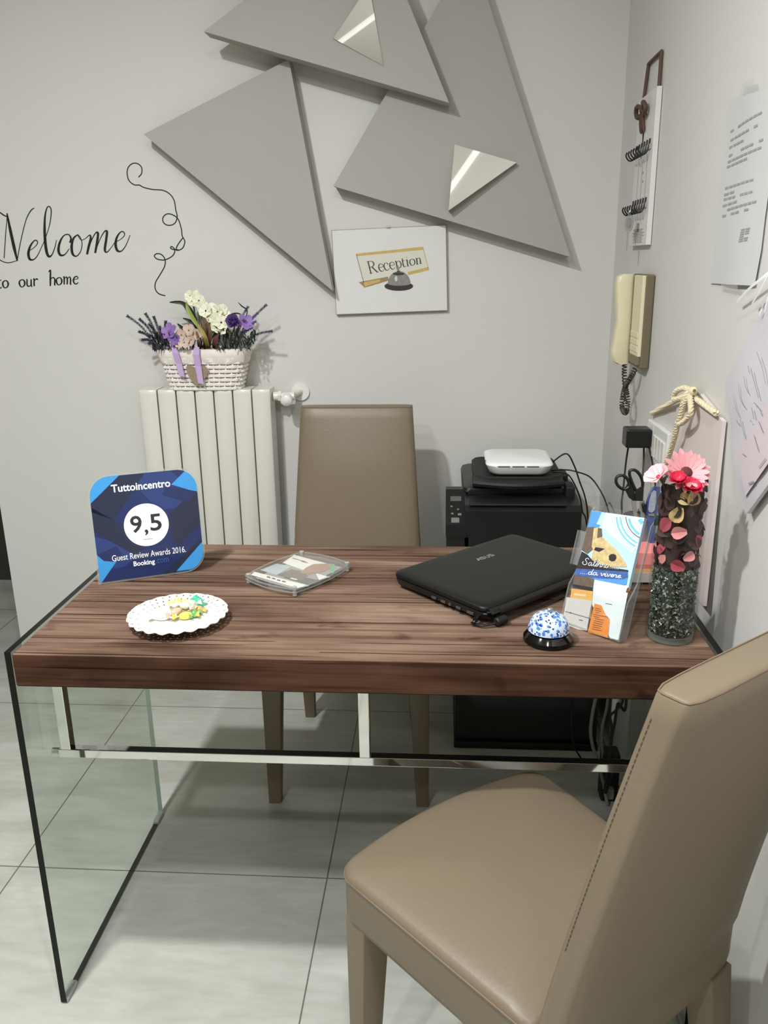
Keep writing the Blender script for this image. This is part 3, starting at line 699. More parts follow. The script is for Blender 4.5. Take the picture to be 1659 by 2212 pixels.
def roman(letters):
    out = []
    for ch, x, h in letters:
        b, t = 0, 0
        base = lambda xx: 862-(xx)*.056
        def A(dx, dy): return (x+dx, base(x)-dy*h)
        if ch == 'o': out.append(([A(18, .98), A(4, .78), A(2, .45), A(8, .1), A(18, .0), A(30, .2), A(33, .55), A(28, .85), A(18, .98)], [4, 6, 8, 6, 4, 6, 8, 6, 4]))
        if ch == 'u': out += [([A(2, 1), A(6, .9), A(6, .3), A(12, .05), A(22, .08), A(30, .3)], [3, 6, 7, 6, 4, 3]), ([A(30, 1), A(30, .3), A(32, .05), A(37, 0)], [6, 7, 6, 3])]
        if ch == 'r': out += [([A(2, .92), A(7, 1), A(7, .3), A(9, 0)], [3, 6, 7, 6]), ([A(8, .65), A(16, .95), A(24, 1), A(27, .85)], [3, 4, 6, 6])]
        if ch == 'h': out += [([A(-2, 1.75), A(8, 1.95), A(8, 1.0), A(8, .05), A(4, 0)], [4, 7, 8, 7, 4]), ([A(8, .7), A(18, .98), A(30, .95), A(34, .6), A(33, .1), A(38, 0)], [3, 4, 6, 7, 7, 3])]
        if ch == 'm': 
            out += [([A(0, .92), A(5, 1), A(6, .5), A(6, 0)], [3, 6, 7, 6]), ([A(7, .7), A(15, .97), A(22, .9), A(24, .5), A(23, 0)], [3, 4, 6, 7, 6]), ([A(25, .7), A(33, .97), A(41, .9), A(43, .5), A(42, .08), A(48, 0)], [3, 4, 6, 7, 7, 3])]
        if ch == 'e': out.append(([A(4, .55), A(18, .62), A(29, .75), A(22, .98), A(8, .85), A(2, .45), A(8, .08), A(20, .0), A(31, .22)], [3, 3, 4, 5, 6, 8, 6, 5, 3]))
        if ch == 't': out += [([A(8, 1.4), A(8, .7), A(9, .15), A(16, .0), A(24, .15)], [5, 7, 7, 5, 3]), ([A(-4, .98), A(22, 1.0)], [4, 4])]
    return out
for word_ in ([('t', -14, 46), ('o', 14, 44)], [('o', 110, 44), ('u', 150, 42), ('r', 190, 42)], [('h', 283, 44), ('o', 324, 44), ('m', 365, 44), ('e', 422, 44)]):
    strokes('word_lettering', roman(word_))

# ------------------------------------------------------------------ framed reception sign
YS = YW-.016
sg = [at(px, py, 1, YS) for px, py in ((715, 496), (964, 487), (966, 671), (726, 680))]
M = frame(sg[3], sg[2]-sg[3], sg[0]-sg[3]); sw = ((sg[2]-sg[3]).length+(sg[1]-sg[0]).length)/2; sh = ((sg[0]-sg[3]).length+(sg[1]-sg[2]).length)/2
sign = thing('framed_sign', 'clip-framed white reception sign hanging below the grey triangular panels', 'sign', matrix=M)
obj('backing_board', MB().box((sw/2, sh/2, -.008), (sw, sh, .012)), mat('grey_board', (150, 148, 142), .8), sign)
obj('paper_sheet', MB().box((sw/2, sh/2, -.0015), (sw-.003, sh-.003, .001)), PAPER, sign)
obj('glass_pane', MB().box((sw/2, sh/2, .0012), (sw, sh, .002)), glass('picture_glass', (.99, .99, .985), fac=.9), sign)
obj('hanging_clip', MB().box((sw*.5, sh+.002, -.002), (.012, .006, .016), bev=.002), glass('clear_clip', (.9, .9, .88), fac=1, haze=.4), sign)
g_ = px2(M)
def s3(off): 
    def f(cx, cy): x, y = g_(690+cx*.18084, 470+cy*.18084); return (x, y, off)
    return f
GOLD = mat('printed_gold', (216, 184, 112), .6, var=.15, scale=60); PALE = mat('printed_pale', (232, 230, 216), .6); INK = mat('printed_ink', (70, 68, 66), .6); GREYI = mat('printed_grey', (150, 146, 142), .6, var=.35, scale=90); DKI = mat('printed_dark', (48, 46, 45), .6, var=.3, scale=80); TAN = mat('printed_tan', (170, 140, 104), .6, var=.2, scale=80)
pr = MB(); f1, f2, f3, f4 = s3(-.0009), s3(-.0008), s3(-.0007), s3(-.0006)
pr.mi(1).face([f1(*p) for p in ((440, 440), (1240, 355), (1305, 600), (530, 790))])
pr.mi(0).face([f2(*p) for p in ((435, 432), (1240, 348), (1246, 384), (450, 462))]); pr.face([f2(*p) for p in ((1050, 652), (1300, 590), (1310, 628), (1062, 688))])
pr.mi(5).face([f2(*p) for p in ((470, 772), (820, 705), (830, 752), (540, 838))]); pr.mi(0).face([f3(*p) for p in ((525, 775), (720, 735), (730, 765), (545, 822))])
pr.mi(3).stroke([(440, 440), (530, 780)], 9, f2, False); pr.mi(0).stroke([(1243, 380), (1300, 600)], 9, f2, False)
# lettering, thick and thin strokes with serifs
def q4(x, y):   # x along the word 0..1, y in cap heights
    tl, tr, bl_, br2 = (563, 525), (1218, 440), (600, 672), (1230, 548)
    t = (tl[0]+(tr[0]-tl[0])*x, tl[1]+(tr[1]-tl[1])*x); b = (bl_[0]+(br2[0]-bl_[0])*x, bl_[1]+(br2[1]-bl_[1])*x)
    return f3(b[0]+(t[0]-b[0])*y, b[1]+(t[1]-b[1])*y)
pr.mi(2); TH, TN_ = .026, .010
def L_(x0, wl, lst):
    for pts, wd in lst:
        sm_ = len(pts) > 3
        pr.stroke([(x0+a*wl, b) for a, b in pts], wd, lambda x, y: q4(x, y), sm_)
# stroke widths are measured across x; keep strokes in a plane where x and y share a scale
def word():
    asp = 640/135.
    def Q(x, y): return q4(x/asp, y)
    def S_(pts, wd): pr.stroke(pts, wd, Q, len(pts) > 2)
    v, n = .11, .045
    def eL(x, s=.64): S_([(x+.06, .36), (x+.44, .38), (x+.44, .52), (x+.28, .66), (x+.1, .56), (x+.04, .3), (x+.14, .06), (x+.3, .0), (x+.46, .14)], [n, n, n*1.4, n, v*.8, v, v*.8, n, n])
    S_([(.12, .02), (.12, .98)], v); S_([(0, .015), (.26, .015)], n); S_([(0, .985), (.2, .985)], n)
    S_([(.14, .97), (.38, .97), (.54, .86), (.54, .66), (.38, .53), (.14, .51)], [n, n, v, v, n, n]); S_([(.34, .52), (.52, .25), (.70, .02)], [v, v, v]); S_([(.62, .015), (.82, .015)], n)
    eL(.86)
    S_([(1.76, .5), (1.68, .64), (1.54, .66), (1.42, .52), (1.38, .3), (1.48, .06), (1.62, 0), (1.78, .14)], [v, n, n, v*.8, v, v*.8, n, n])
    eL(1.84)
    S_([(2.40, .62), (2.48, .62), (2.48, -.3)], [n, v, v]); S_([(2.38, -.3), (2.62, -.3)], n); S_([(2.5, .5), (2.64, .65), (2.8, .6), (2.88, .34), (2.8, .08), (2.64, .0), (2.5, .12)], [n, n, v*.8, v, v*.8, n, n])
    S_([(3.06, .86), (3.06, .15), (3.16, .0), (3.28, .08)], [v*.8, v, n, n]); S_([(2.96, .62), (3.24, .62)], n)
    S_([(3.36, .62), (3.44, .62), (3.44, .02)], [n, v, v]); S_([(3.34, .015), (3.56, .015)], n); S_([(3.42, .88), (3.47, .88)], .1)
    S_([(3.86, .65), (3.7, .55), (3.66, .3), (3.74, .06), (3.88, 0), (4.04, .1), (4.1, .34), (4.02, .58), (3.86, .65)], [n, v*.8, v, v*.8, n, v*.8, v, v*.8, n])
    S_([(4.2, .62), (4.28, .62), (4.28, .02)], [n, v, v]); S_([(4.18, .015), (4.4, .015)], n); S_([(4.3, .5), (4.42, .65), (4.56, .6), (4.58, .3), (4.58, .02)], [n, n, v*.8, v, v]); S_([(4.48, .015), (4.7, .015)], n)
word()
def ell(cx, cy, rx, ry, n=24, a0=0, a1=2*PI): return [(cx+rx*math.cos(a0+(a1-a0)*i/n), cy+ry*math.sin(a0+(a1-a0)*i/n)) for i in range(n+(a1-a0 < 6.2))]
pr.mi(4).face([f3(*p) for p in ell(948, 820, 172, 56)][::-1]); pr.mi(3).face([f4(*p) for p in ell(952, 790, 136, 150, 24, PI, 2*PI)][::-1])
pr.mi(3).face([s3(-.00065)(*p) for p in ell(952, 788, 136, 26)][::-1]); pr.mi(1).face([s3(-.0005)(*p) for p in ell(915, 730, 16, 34)][::-1])
pr.mi(4).face([s3(-.0005)(*p) for p in ell(945, 672, 70, 18)][::-1]); pr.mi(3).face([f4(*p) for p in ((930, 570), (944, 570), (962, 650), (926, 650))])
obj('printed_artwork', pr, [GOLD, PALE, INK, GREYI, DKI, TAN], sign)

# ------------------------------------------------------------------ things on the right wall
XF = XW-.0008
# key board with two rails of hooks
kt, ktf, kb = at(1409, 194, 0, XW-.014), at(1382, 212, 0, XW-.014), at(1383, 530, 0, XW-.014)
ky0, ky1 = .915, 1.105
kb_ = thing('key_board', 'narrow white key board hanging from a brown ribbon on the right wall', 'key holder', (XW-.001, ky0, kb.z))
kh = kt.z-kb.z; kw = ky1-ky0
obj('board', MB().box((-.0065, kw/2, kh/2), (.012, kw, kh), bev=.001), mat('board_white', (224, 222, 216), .5, var=.02), kb_)
RIB = mat('brown_ribbon', (92, 68, 54), .7, var=.15, scale=90)
rb = MB(); hz = kh+.075
for a, b in (((-.007, .006, kh-.006), (-.004, .020, hz)), ((-.004, .020, hz), (-.004, kw-.045, hz)), ((-.004, kw-.045, hz), (-.007, kw-.030, kh-.008))):
    rb.tube([a, b], .0042, 6)
obj('hanging_ribbon', rb, RIB, kb_)
bw = MB(); zc = kh*.90; yc = kw*.55
for s in (-1, 1):
    bw.tube(cr([(-.016, yc, zc), (-.026, yc+s*.03, zc+.014), (-.024, yc+s*.05, zc), (-.022, yc+s*.03, zc-.012), (-.016, yc, zc)], 5), .0055, 6)
    bw.tube(cr([(-.016, yc, zc), (-.02, yc+s*.012, zc-.02), (-.016, yc+s*.015, zc-.05)], 4), [.004]*8+[.002], 6)
bw.ball((-.02, yc, zc), .008, 8, 6); obj('ribbon_bow', bw, RIB, kb_, smooth=True)
obj('painted_feather', MB().loft([[(-.0132, yc+.004+a*w_, z) for a in (-1, 1)]+[(-.0140, yc+.004+a*w_, z) for a in (1, -1)] for z, w_ in ((zc-.03, .004), (zc-.045, .007), (zc-.08, .001))]), DECAL, kb_)
IRON = mat('black_iron', (22, 21, 20), .5)
for zr in (kh*.64, kh*.265):
    rl = obj('hook_rail', MB().box((-.0145, kw/2, zr), (.003, kw*.82, .012), bev=.001), mat('rail_grey', (176, 172, 164), .5), kb_)
    for i in range(6):
        y = kw*(.14+.145*i)
        obj('hook', MB().tube(cr([(-.0145, y, zr+.018), (-.0165, y, zr), (-.022, y, zr-.014), (-.032, y, zr-.016), (-.040, y, zr-.006), (-.038, y, zr+.003)], 5), .0019, 6), IRON, rl, smooth=True)
LG2 = mat('print_light_grey', (168, 164, 158), .7)
pt = MB()
for y, z0, z1 in ((.25, .32, .6), (.5, .3, .58), (.72, .32, .6)): pt.box((-.0130, kw*y, kh*(z0+z1)/2), (.0004, .0025, kh*(z1-z0)))
for y, z in ((.62, .60), (.6, .545), (.45, .49), (.42, .43)): pt.box((-.0130, kw*y, kh*z), (.0004, .010, .005))
for i in range(9): pt.box((-.0130, kw*.5, kh*(.11-.011*i)), (.0004, kw*random.uniform(.4, .75), .0016))
pt.box((-.0130, kw*.5, kh*.125), (.0004, .02, .02)); obj('printed_lines', pt, LG2, kb_)
ring = thing('key_tag', 'round clear key tag hanging from the lower hooks of the white key board', 'key tag', (XW-.040, ky0+kw*.45, kb.z+kh*.265-.05))
obj('split_ring', MB().tube([(.0, .009*math.cos(a*PI/8), .038+.009*math.sin(a*PI/8)) for a in range(16)], .0011, 6, closed=True), SILVER, ring)
obj('tag_disc', MB().tube([(0, 0, .012), (.003, .001, .012)], .020, 20).tube([(-.001, 0, .012), (.004, .001, .012)], .012, 16), glass('tag_resin', (.78, .78, .76), fac=2.5, haze=.2), ring, smooth=True, angle=30)
obj('tag_strap', MB().box((0, 0, -.03), (.002, .008, .05)), LG2, ring)

# intercom
ia, ib = at(1418, 593, 0, XW-.001), at(1400, 797, 0, XW-.001)
iy0 = (ia.y+ib.y)/2; ih = ia.z-ib.z
icm = thing('intercom', 'cream wall intercom with its handset on the right wall', 'intercom', (XW-.001, iy0, ib.z))
iw = .155
obj('base', MB().box((-.011, iw/2, ih/2), (.022, iw, ih), bev=.004), SHADEDP, icm)
obj('front_cover', MB().box((-.0245, iw*.30, ih*.56), (.009, iw*.58, ih*.86), bev=.002), CREAM, icm)
for i in range(3): obj('button', MB().box((-.0295, iw*.30, ih*(.36-.075*i)), (.003, iw*.5, ih*.062), bev=.001), CREAM, icm)
obj('name_plate', MB().box((-.0265, iw*.30, ih*.088), (.008, iw*.54, ih*.09)), mat('plate_brown', (120, 112, 92), .5), icm)
hs_ = MB(); prof = [(.0, .030), (.03, .042), (.10, .044), (.5, .036), (.86, .046), (.97, .042), (1.0, .030)]
hs_.loft([[(-.024-d*(.5+.5*q[0])*1.0+.0, iw*.80+.021*q[1], ih*(1.0-t*1.0)) for q in rrect(-1, -1, 1, 1, .45, 4)] for t, d in prof])
obj('handset', hs_, CREAM, icm, smooth=True, angle=50)
ct = MB()
axis = cr([(-.034, iw*.74, -.002), (-.034, iw*.70, -.03), (-.032, iw*.62, -.055), (-.030, iw*.45, -.085), (-.03, iw*.46, -.115), (-.03, iw*.66, -.122), (-.03, iw*.84, -.11), (-.03, iw*.80, -.08), (-.031, iw*.60, -.05), (-.028, iw*.42, -.03), (-.02, iw*.34, -.004)], 12)
coil = []; n_ = len(axis); ph = 0
for i in range(n_-1):
    d = (axis[i+1]-axis[i]); t_ = d.normalized(); a = t_.orthogonal().normalized(); b = t_.cross(a)
    a = Vector((1, 0, 0))-t_*t_.x; a.normalize(); b = t_.cross(a); q = max(2, int(d.length/.0009))
    for k in range(q):
        coil.append(axis[i]+d*(k/q)+(a*math.cos(ph)+b*math.sin(ph))*.0058); ph += .9
ct.tube(coil, .0017, 5); obj('coiled_cord', ct, mat('brown_cord', (66, 60, 50), .5, var=.1), icm, smooth=True)

# notices
SLEEVE = mat('notice_paper', (208, 209, 205), .55, var=.02, scale=6); TXT = mat('faint_print', (160, 160, 157), .8)
nl = [at(px, py, 0, XF-.001) for px, py in ((1575, 217), (1659, 196), (1634, 617), (1535, 612))]
NM = frame((XF-.0012, .367, 1.324), (0, -1, 0), (0, 0, 1))
nt_ = thing('paper_notice', 'printed notice in a clear sleeve taped to the right wall above the ribbons', 'notice', matrix=NM)
def npt(px, py, off=.0): 
    p = NM.inverted() @ at(px, py, 0, XF-.0012); x, y = p.x, p.y
    return (x, y, .001+.006*math.sin(max(0, min(1, x/.2))*PI)*(.4+.6*abs(y-.15)/.15)+off)
lft = [(1575, 217), (1570, 270), (1563, 340), (1556, 390), (1551, 430), (1549, 470), (1545, 530), (1535, 612)]
rgt = [(1690, 184), (1686, 240), (1680, 310), (1668, 370), (1660, 425), (1654, 470), (1646, 540), (1633, 617)]
pm = MB(); rows = []
for (lx, ly), (rx, ry) in zip(lft, rgt): rows.append([npt(lx+(rx-lx)*i/8, ly+(ry-ly)*i/8) for i in range(9)])
pm.loft([r+[(x, y, z-.0006) for x, y, z in r[::-1]] for r in rows]); obj('sheet', pm, SLEEVE, nt_, smooth=True, angle=60)
for q in (((1600, 208), (1612, 178), (1640, 170), (1640, 197)), ((1562, 612), (1604, 616), (1604, 628), (1562, 624))):
    tp = MB(); tp.face([npt(x, y, .0012) for x, y in q]); obj('tape', tp, glass('clear_tape', (.93, .93, .92), fac=.6, haze=.25), nt_)
tx = None
def tline(x0, y0, x1, y1, h=5):
    n = max(2, int(abs(x1-x0)/9)); 
    for i in range(n):
        if random.random() < .12: continue
        a = (x0+(x1-x0)*i/n, y0+(y1-y0)*i/n); b = (x0+(x1-x0)*(i+.82)/n, y0+(y1-y0)*(i+.82)/n)
        tx.face([npt(a[0], a[1], .0006), npt(b[0], b[1], .0006), npt(b[0], b[1]-h, .0006), npt(a[0], a[1]-h, .0006)])
for blk in (((1580, 287, 1655, 244), (1580, 306, 1646, 272), (1577, 322, 1614, 305), (1576, 340, 1656, 303), (1574, 353, 1652, 320), (1572, 364, 1622, 344)),
            ((1568, 410, 1634, 390), (1566, 424, 1592, 416), (1565, 434, 1632, 416), (1563, 448, 1598, 437), (1563, 459, 1640, 437), (1562, 470, 1624, 454)),
            tuple((1608-i, 498+i*5, 1628-i, 494+i*5, 3) for i in range(6))):
    tx = MB()
    for ln in blk: tline(*ln)
    obj('text_block', tx, TXT, nt_)
# hanging hand-written card, standing off the wall
CM = frame((XW-.014, .081, .978), (0, -.72, .69), (0, .69, .72))
card = thing('handwritten_card', 'large tilted handwritten card with pale pink paper at the right edge', 'card', matrix=CM)
Lw = .28; Hw = .252
cb = MB(); gr = []
for j in range(9):
    row = []
    for i in range(9):
        x, y = Lw*i/8, Hw*j/8; row.append((x, y, .004*math.sin(i*.9+.5*j)*math.sin(j*.8)+.003*math.sin(j*.5)))
    gr.append(row)
cb.loft([r+[(x, y, -.006) for x, y, z in r[::-1]] for r in gr]); obj('card_sheet', cb, mat('lilac_paper', (210, 206, 210), .35, var=.04, scale=7), card, smooth=True, angle=50)
pk = MB(); pk.loft([[(.02, .02, .0056), (.25, .02, .0056), (.25, .10, .0062), (.02, .10, .0062)], [(.02, .02, .006), (.25, .02, .006), (.25, .10, .0066), (.02, .10, .0066)]]); obj('pink_label', pk, mat('pink_paper', (216, 202, 206), .5, var=.03, scale=9), card)
hw_ = []; cg = px2(CM, .0072)
def c3(px, py): x, y = cg(px, py); return (x, y, .0072)
for pts in ([(1597, 830), (1600, 860), (1610, 880)], [(1608, 812), (1612, 835), (1618, 850)], [(1617, 790), (1621, 808)], [(1623, 795), (1632, 830), (1640, 860)], [(1585, 855), (1590, 880), (1598, 900)], [(1636, 760), (1648, 795), (1655, 830)], [(1630, 870), (1640, 880), (1648, 898)], [(1600, 905), (1606, 930), (1612, 948)], [(1625, 880), (1630, 905)], [(1622, 908), (1625, 912)], [(1592, 908), (1596, 915)], [(1630, 940), (1640, 975)], [(1640, 910), (1650, 935)], [(1605, 980), (1612, 985)], [(1640, 1010), (1655, 990)], [(1618, 1045), (1630, 1040)]):
    hw_.append(pts)
for part in (hw_[:6], hw_[6:11], hw_[11:]):
    wr = MB()
    for pts in part: wr.stroke([cg(*p) for p in pts], random.uniform(.0012, .0024), lambda x, y: (x, y, .0082))
    obj('handwriting', wr, mat('grey_pencil', (150, 150, 158), .8), card)
rbm = mat('white_satin', (240, 240, 238), .25); rbn = thing('white_ribbon', 'curled white ribbon hanging above the tilted handwritten card', 'ribbon', at(1648, 610, 0, XW-.01)); ri = rbn.matrix_world.inverted()
for pts in ([(1665, 585), (1645, 602), (1620, 622), (1592, 652)], [(1672, 570), (1655, 600), (1640, 630), (1625, 655)], [(1650, 655), (1645, 668), (1640, 680)], [(1672, 610), (1660, 640), (1652, 672)]):
    P = [ri @ at(x, y, 0, XW-.012-.006*math.sin(i)) for i, (x, y) in enumerate(pts)]
    c_ = cr(P, 5); obj('ribbon_strand', MB().loft([[p+Vector((0, .0, .0028)), p+Vector((-.0008, 0, 0)), p-Vector((0, 0, .0028)), p+Vector((.0008, 0, 0))] for p in c_]), rbm, rbn, smooth=True)

# gabled white board with a rope bow
gb = thing('hanging_board', 'white gabled board hanging from a twisted cream rope behind the glass vase', 'board', (XW-.001, .225, .757))
H_ = [(0, 0), (.315, 0), (.315, .311), (.170, .363), (.027, .337)]
fnb = lambda x, y, z: (-.002-z-.010*(1-y/.35), x, y)
obj('board', MB().prism(H_, 0, .007, fnb), mat('warm_white_board', (220, 209, 202), .6, var=.02, scale=6), gb)
gi = gb.matrix_world.inverted()
def rope(name, pts, r=.0058, par=gb):
    ax = cr([gi @ p for p in pts], 8); mb = MB()
    L_acc = 0; s1 = []; s2 = []; s3_ = []
    for i in range(len(ax)-1):
        d = ax[i+1]-ax[i]; t_ = d.normalized(); a = Vector((1, 0, 0))-t_*t_.x; a.normalize(); b = t_.cross(a); q = max(1, int(d.length/.0016))
        for k in range(q):
            p = ax[i]+d*(k/q); ph = (L_acc+d.length*k/q)/.020*2*PI
            for lst, o_ in ((s1, 0), (s2, 2.094), (s3_, 4.189)): lst.append(p+(a*math.cos(ph+o_)+b*math.sin(ph+o_))*r*.5)
        L_acc += d.length
    for lst in (s1, s2, s3_):
        if len(lst) > 1: mb.tube(lst, r*.55, 5)
    obj(name, mb, ROPE, par, smooth=True)
A_ = lambda px, py, off=.02: at(px, py, 0, XW-off)
rope('rope', [A_(1498, 846, .016), A_(1470, 860, .014), A_(1436, 878, .01), A_(1408, 893, .006)])
rope('rope', [A_(1500, 858, .017), A_(1524, 876, .017), A_(1548, 893, .017)])
rope('rope_bow', [A_(1498, 848, .024), A_(1480, 838, .03), A_(1460, 846, .034), A_(1456, 862, .034), A_(1475, 858, .03), A_(1494, 848, .024)])
rope('rope_bow', [A_(1495, 846, .026), A_(1480, 868, .034), A_(1468, 905, .034), A_(1464, 916, .034), A_(1478, 910, .034), A_(1492, 890, .032), A_(1490, 850, .028)])
rope('rope_bow', [A_(1492, 842, .026), A_(1478, 860, .036), A_(1472, 890, .036), A_(1466, 912, .036)])
rope('rope_tail', [A_(1464, 912, .036), A_(1458, 940, .034), A_(1448, 975, .03), A_(1436, 1008, .028)])
obj('rope_knot', MB().ball(gi @ A_(1497, 845, .024), .009, 10, 7), ROPE, gb, smooth=True)
obj('nail', MB().tube([gi @ at(1500, 842, 0, XW), gi @ at(1500, 844, 0, XW-.03)], .003, 8), mat('brass', (160, 140, 90), .35, .8), gb)
# switch plate with the adapter plugged in
sp = thing('switch_plate', 'white wall switch plate beside the gabled board', 'switch', (XW-.0005, .585, .915))
obj('plate', MB().box((-.006, .065, .045), (.012, .13, .09), bev=.003), WHITEP, sp)
for i in range(4): obj('switch_rocker', MB().box((-.0135, .025+.026*i, .040), (.004, .022, .05), bev=.001), WHITE, sp)
ap = at(1355, 962, 1, .735)
ad = thing('power_adapter', 'black cube power adapter plugged in beside the switch plate', 'adapter', (XW-.013, .735, .945))
obj('adapter_body', MB().box((-.030, 0, .022), (.058, .05, .044), bev=.004), BLACK, ad)
obj('wall_socket', MB().box((.006, 0, .022), (.012, .06, .075), bev=.003), WHITEP, ad)
CABLE = mat('black_cable', (30, 29, 28), .5)
def cable(name, label, pts, r=.0022, m=CABLE, group=None, k=8):
    P = [Vector(p) for p in pts]; o = P[-1]
    q = obj(name, MB().tube(cr([p-o for p in P], k), r, 6), m, smooth=True, matrix=Matrix.Translation(o)); return tag(q, label, 'cable', group)
def A2(px, py, y): return at(px, py, 1, y)
cable('power_cable', 'thin black cable hanging from the left of the power adapter behind the scissors', [A2(1358, 960, .74), A2(1352, 1000, .75), A2(1346, 1060, .74), A2(1343, 1085, .73), A2(1344, 1120, .72), A2(1346, 1180, .72), A2(1340, 1300, .72)])
cable('power_cable', 'black cable hanging from the right of the power adapter to the scissors', [A2(1391, 962, .735), A2(1390, 1000, .73), A2(1386, 1060, .70), A2(1384, 1120, .68), A2(1380, 1300, .66)])
cable('power_cable', 'black cable running from the adapter past the switch plate towards the vase', [A2(1397, 948, .735), A2(1404, 975, .71), A2(1410, 1005, .68), A2(1416, 1050, .66), A2(1424, 1120, .64), A2(1420, 1300, .64)])

# ------------------------------------------------------------------ printer corner
cab = thing('low_cabinet', 'low black cabinet on the floor carrying the printer', 'cabinet', (.772, .93, 0))
CABM = mat('black_cabinet', (32, 32, 31), .45, var=.1, scale=12)
obj('carcass', MB().box((.205, .205, .22), (.41, .40, .40), bev=.004), CABM, cab)
obj('plinth', MB().box((.205, .200, .01), (.416, .42, .02), bev=.004), BLACKM, cab)
obj('door', MB().box((.205, .002, .225), (.40, .010, .38), bev=.002), CABM, cab)
pz = .4205
prn = thing('printer', 'black multifunction printer behind the laptop', 'printer', (.745, .93, pz))
pw, ph_ = .358, .735-pz
bd = MB().prism([(0, 0), (.385, 0), (.385, ph_+.012), (.085, ph_+.008), (.02, ph_), (0, ph_-.012)], .048, pw, lambda a, b, z: (z, a, b))
bd.box((.028, .075, (ph_-.086)/2), (.060, .15, ph_-.086)); obj('body', bd, BLACK, prn)
obj('paper_drawer', MB().box((pw/2+.01, -.002, .06), (.27, .012, .08), bev=.003), BLACKM, prn)
cpn = MB().prism([(-.004, ph_-.085), (.0, ph_-.050), (.11, ph_+.020), (.14, ph_+.020), (.15, ph_-.085)], -.004, .052, lambda a, b, z: (z, a, b))
cp = obj('control_panel', cpn, BLACK, prn)
pn = Vector((0, -.070, .11)).normalized()
def pbox(t, x, sx, sy, m, nm):
    c_ = Vector((x, .11*t, ph_-.050+.070*t))+pn*.0008; obj(nm, MB().box((0, 0, 0), (sx, sy, .002), bev=.0006), m, cp, matrix=Matrix.Translation(c_) @ Matrix.Rotation(math.atan2(.070, .11), 4, 'X'))
GRP = mat('button_grey', (120, 120, 116), .5)
pbox(.72, .024, .030, .018, mat('grey_display', (92, 94, 92), .3), 'display')
for t, x, s in ((.42, .030, .006), (.28, .034, .010), (.30, .014, .007), (.12, .022, .022), (.5, .012, .006)): pbox(t, x, s, s*.8, GRP, 'panel_button')
# raised scanner unit with the sloping paper dish
sc = MB(); z0 = ph_
sc.loft([[(x, y, z) for x, y in rrect(x0, y0, x1, y1, .02, 4)] for x0, y0, x1, y1, z in ((.046, .10, .335, .385, z0+.004), (.042, .095, .338, .388, z0+.016), (.046, .098, .334, .385, z0+.026), (.055, .11, .33, .38, z0+.030))])
obj('scanner_lid', sc, BLACK, prn, smooth=True, angle=40)
dish = MB().prism([(.07, .052), (.07, .020), (.30, .020), (.385, .052), (.385, .066), (.30, .066)], 0, 1, lambda a, b, z: (0, 0, 0)) if False else None
tr = MB()
tr.loft([[(x, y, z0+.030+zz*1.5) for x, y in rrect(.075+q, .115+q, .325-q, .375-q, .03, 5)] for zz, q in ((0, .0), (.012, .0), (.016, .006), (.014, .014))])
obj('paper_dish', tr, BLACKM, prn, smooth=True, angle=40)
lp = MB().loft([[(x, .085-.03*math.sin((x-.07)/.25*PI)+dy, z0+.050-dz) for x in [.07+.025*i for i in range(11)]]+[(x, .14+dy*.2, z0+.050-dz) for x in [.32-.025*i for i in range(11)]] for dy, dz in ((0, 0), (-.003, .006), (0, .014))])
obj('dish_lip', lp, BLACKM, prn, smooth=True, angle=40)
for y in (.06, .20): obj('hinge_block', MB().box((.338, y+.05, z0+.012), (.026, .06, .05), bev=.006), BLACKM, prn)
obj('output_slot', MB().box((.19, .045, z0+.003), (.26, .07, .006), bev=.002), BLACKM, prn)
# router
rt = thing('router', 'white wireless router lying on top of the black printer', 'router', (.853, 1.045, .4205+.315+.0560))
RM = Matrix.Identity(4)
rr_ = MB(); rd = .20; rwd = .188
rr_.loft([[(x, y, z) for x, y in rrect(0+q, 0+q, rwd-q, rd-q, .03, 6)] for z, q in ((0, .016), (.006, .010), (.022, .003), (.028, 0), (.033, .002), (.036, .010))])
obj('shell', rr_, mat('router_white', (252, 252, 249), .35, var=.01), rt, smooth=True, angle=50)
for x in (.035, .075, .115): obj('vent_slot', MB().box((x+.014, .0012, .0275), (.034, .004, .0022), bev=.0008), BLACKM, rt)
obj('status_notch', MB().box((.004, .055, .030), (.010, .012, .006), bev=.001), GRP, rt)
RX = (.853+rwd, 1.15, .80)
cable('router_cable', 'black cable arching from the router to the socket behind the leaflets', [RX, A2(1222, 980, 1.08), A2(1240, 1005, 1.1), A2(1252, 1040, 1.12), A2(1264, 1075, 1.14), A2(1270, 1120, 1.16), A2(1275, 1250, 1.16)])
cable('router_cable', 'longest black router cable sweeping right across the corner', [(RX[0], 1.10, .795), A2(1222, 1015, 1.04), A2(1245, 1019, 1.1), A2(1275, 1031, 1.12), A2(1298, 1062, 1.1), A2(1312, 1096, 1.06), A2(1318, 1140, 1.06), A2(1320, 1300, 1.06)])
cable('router_cable', 'black cable dropping steeply from the router behind the printer', [(RX[0], 1.08, .795), A2(1225, 1024, 1.02), A2(1243, 1050, 1.05), A2(1254, 1080, 1.06), A2(1258, 1105, 1.06), A2(1268, 1140, 1.06), A2(1272, 1300, 1.06)])
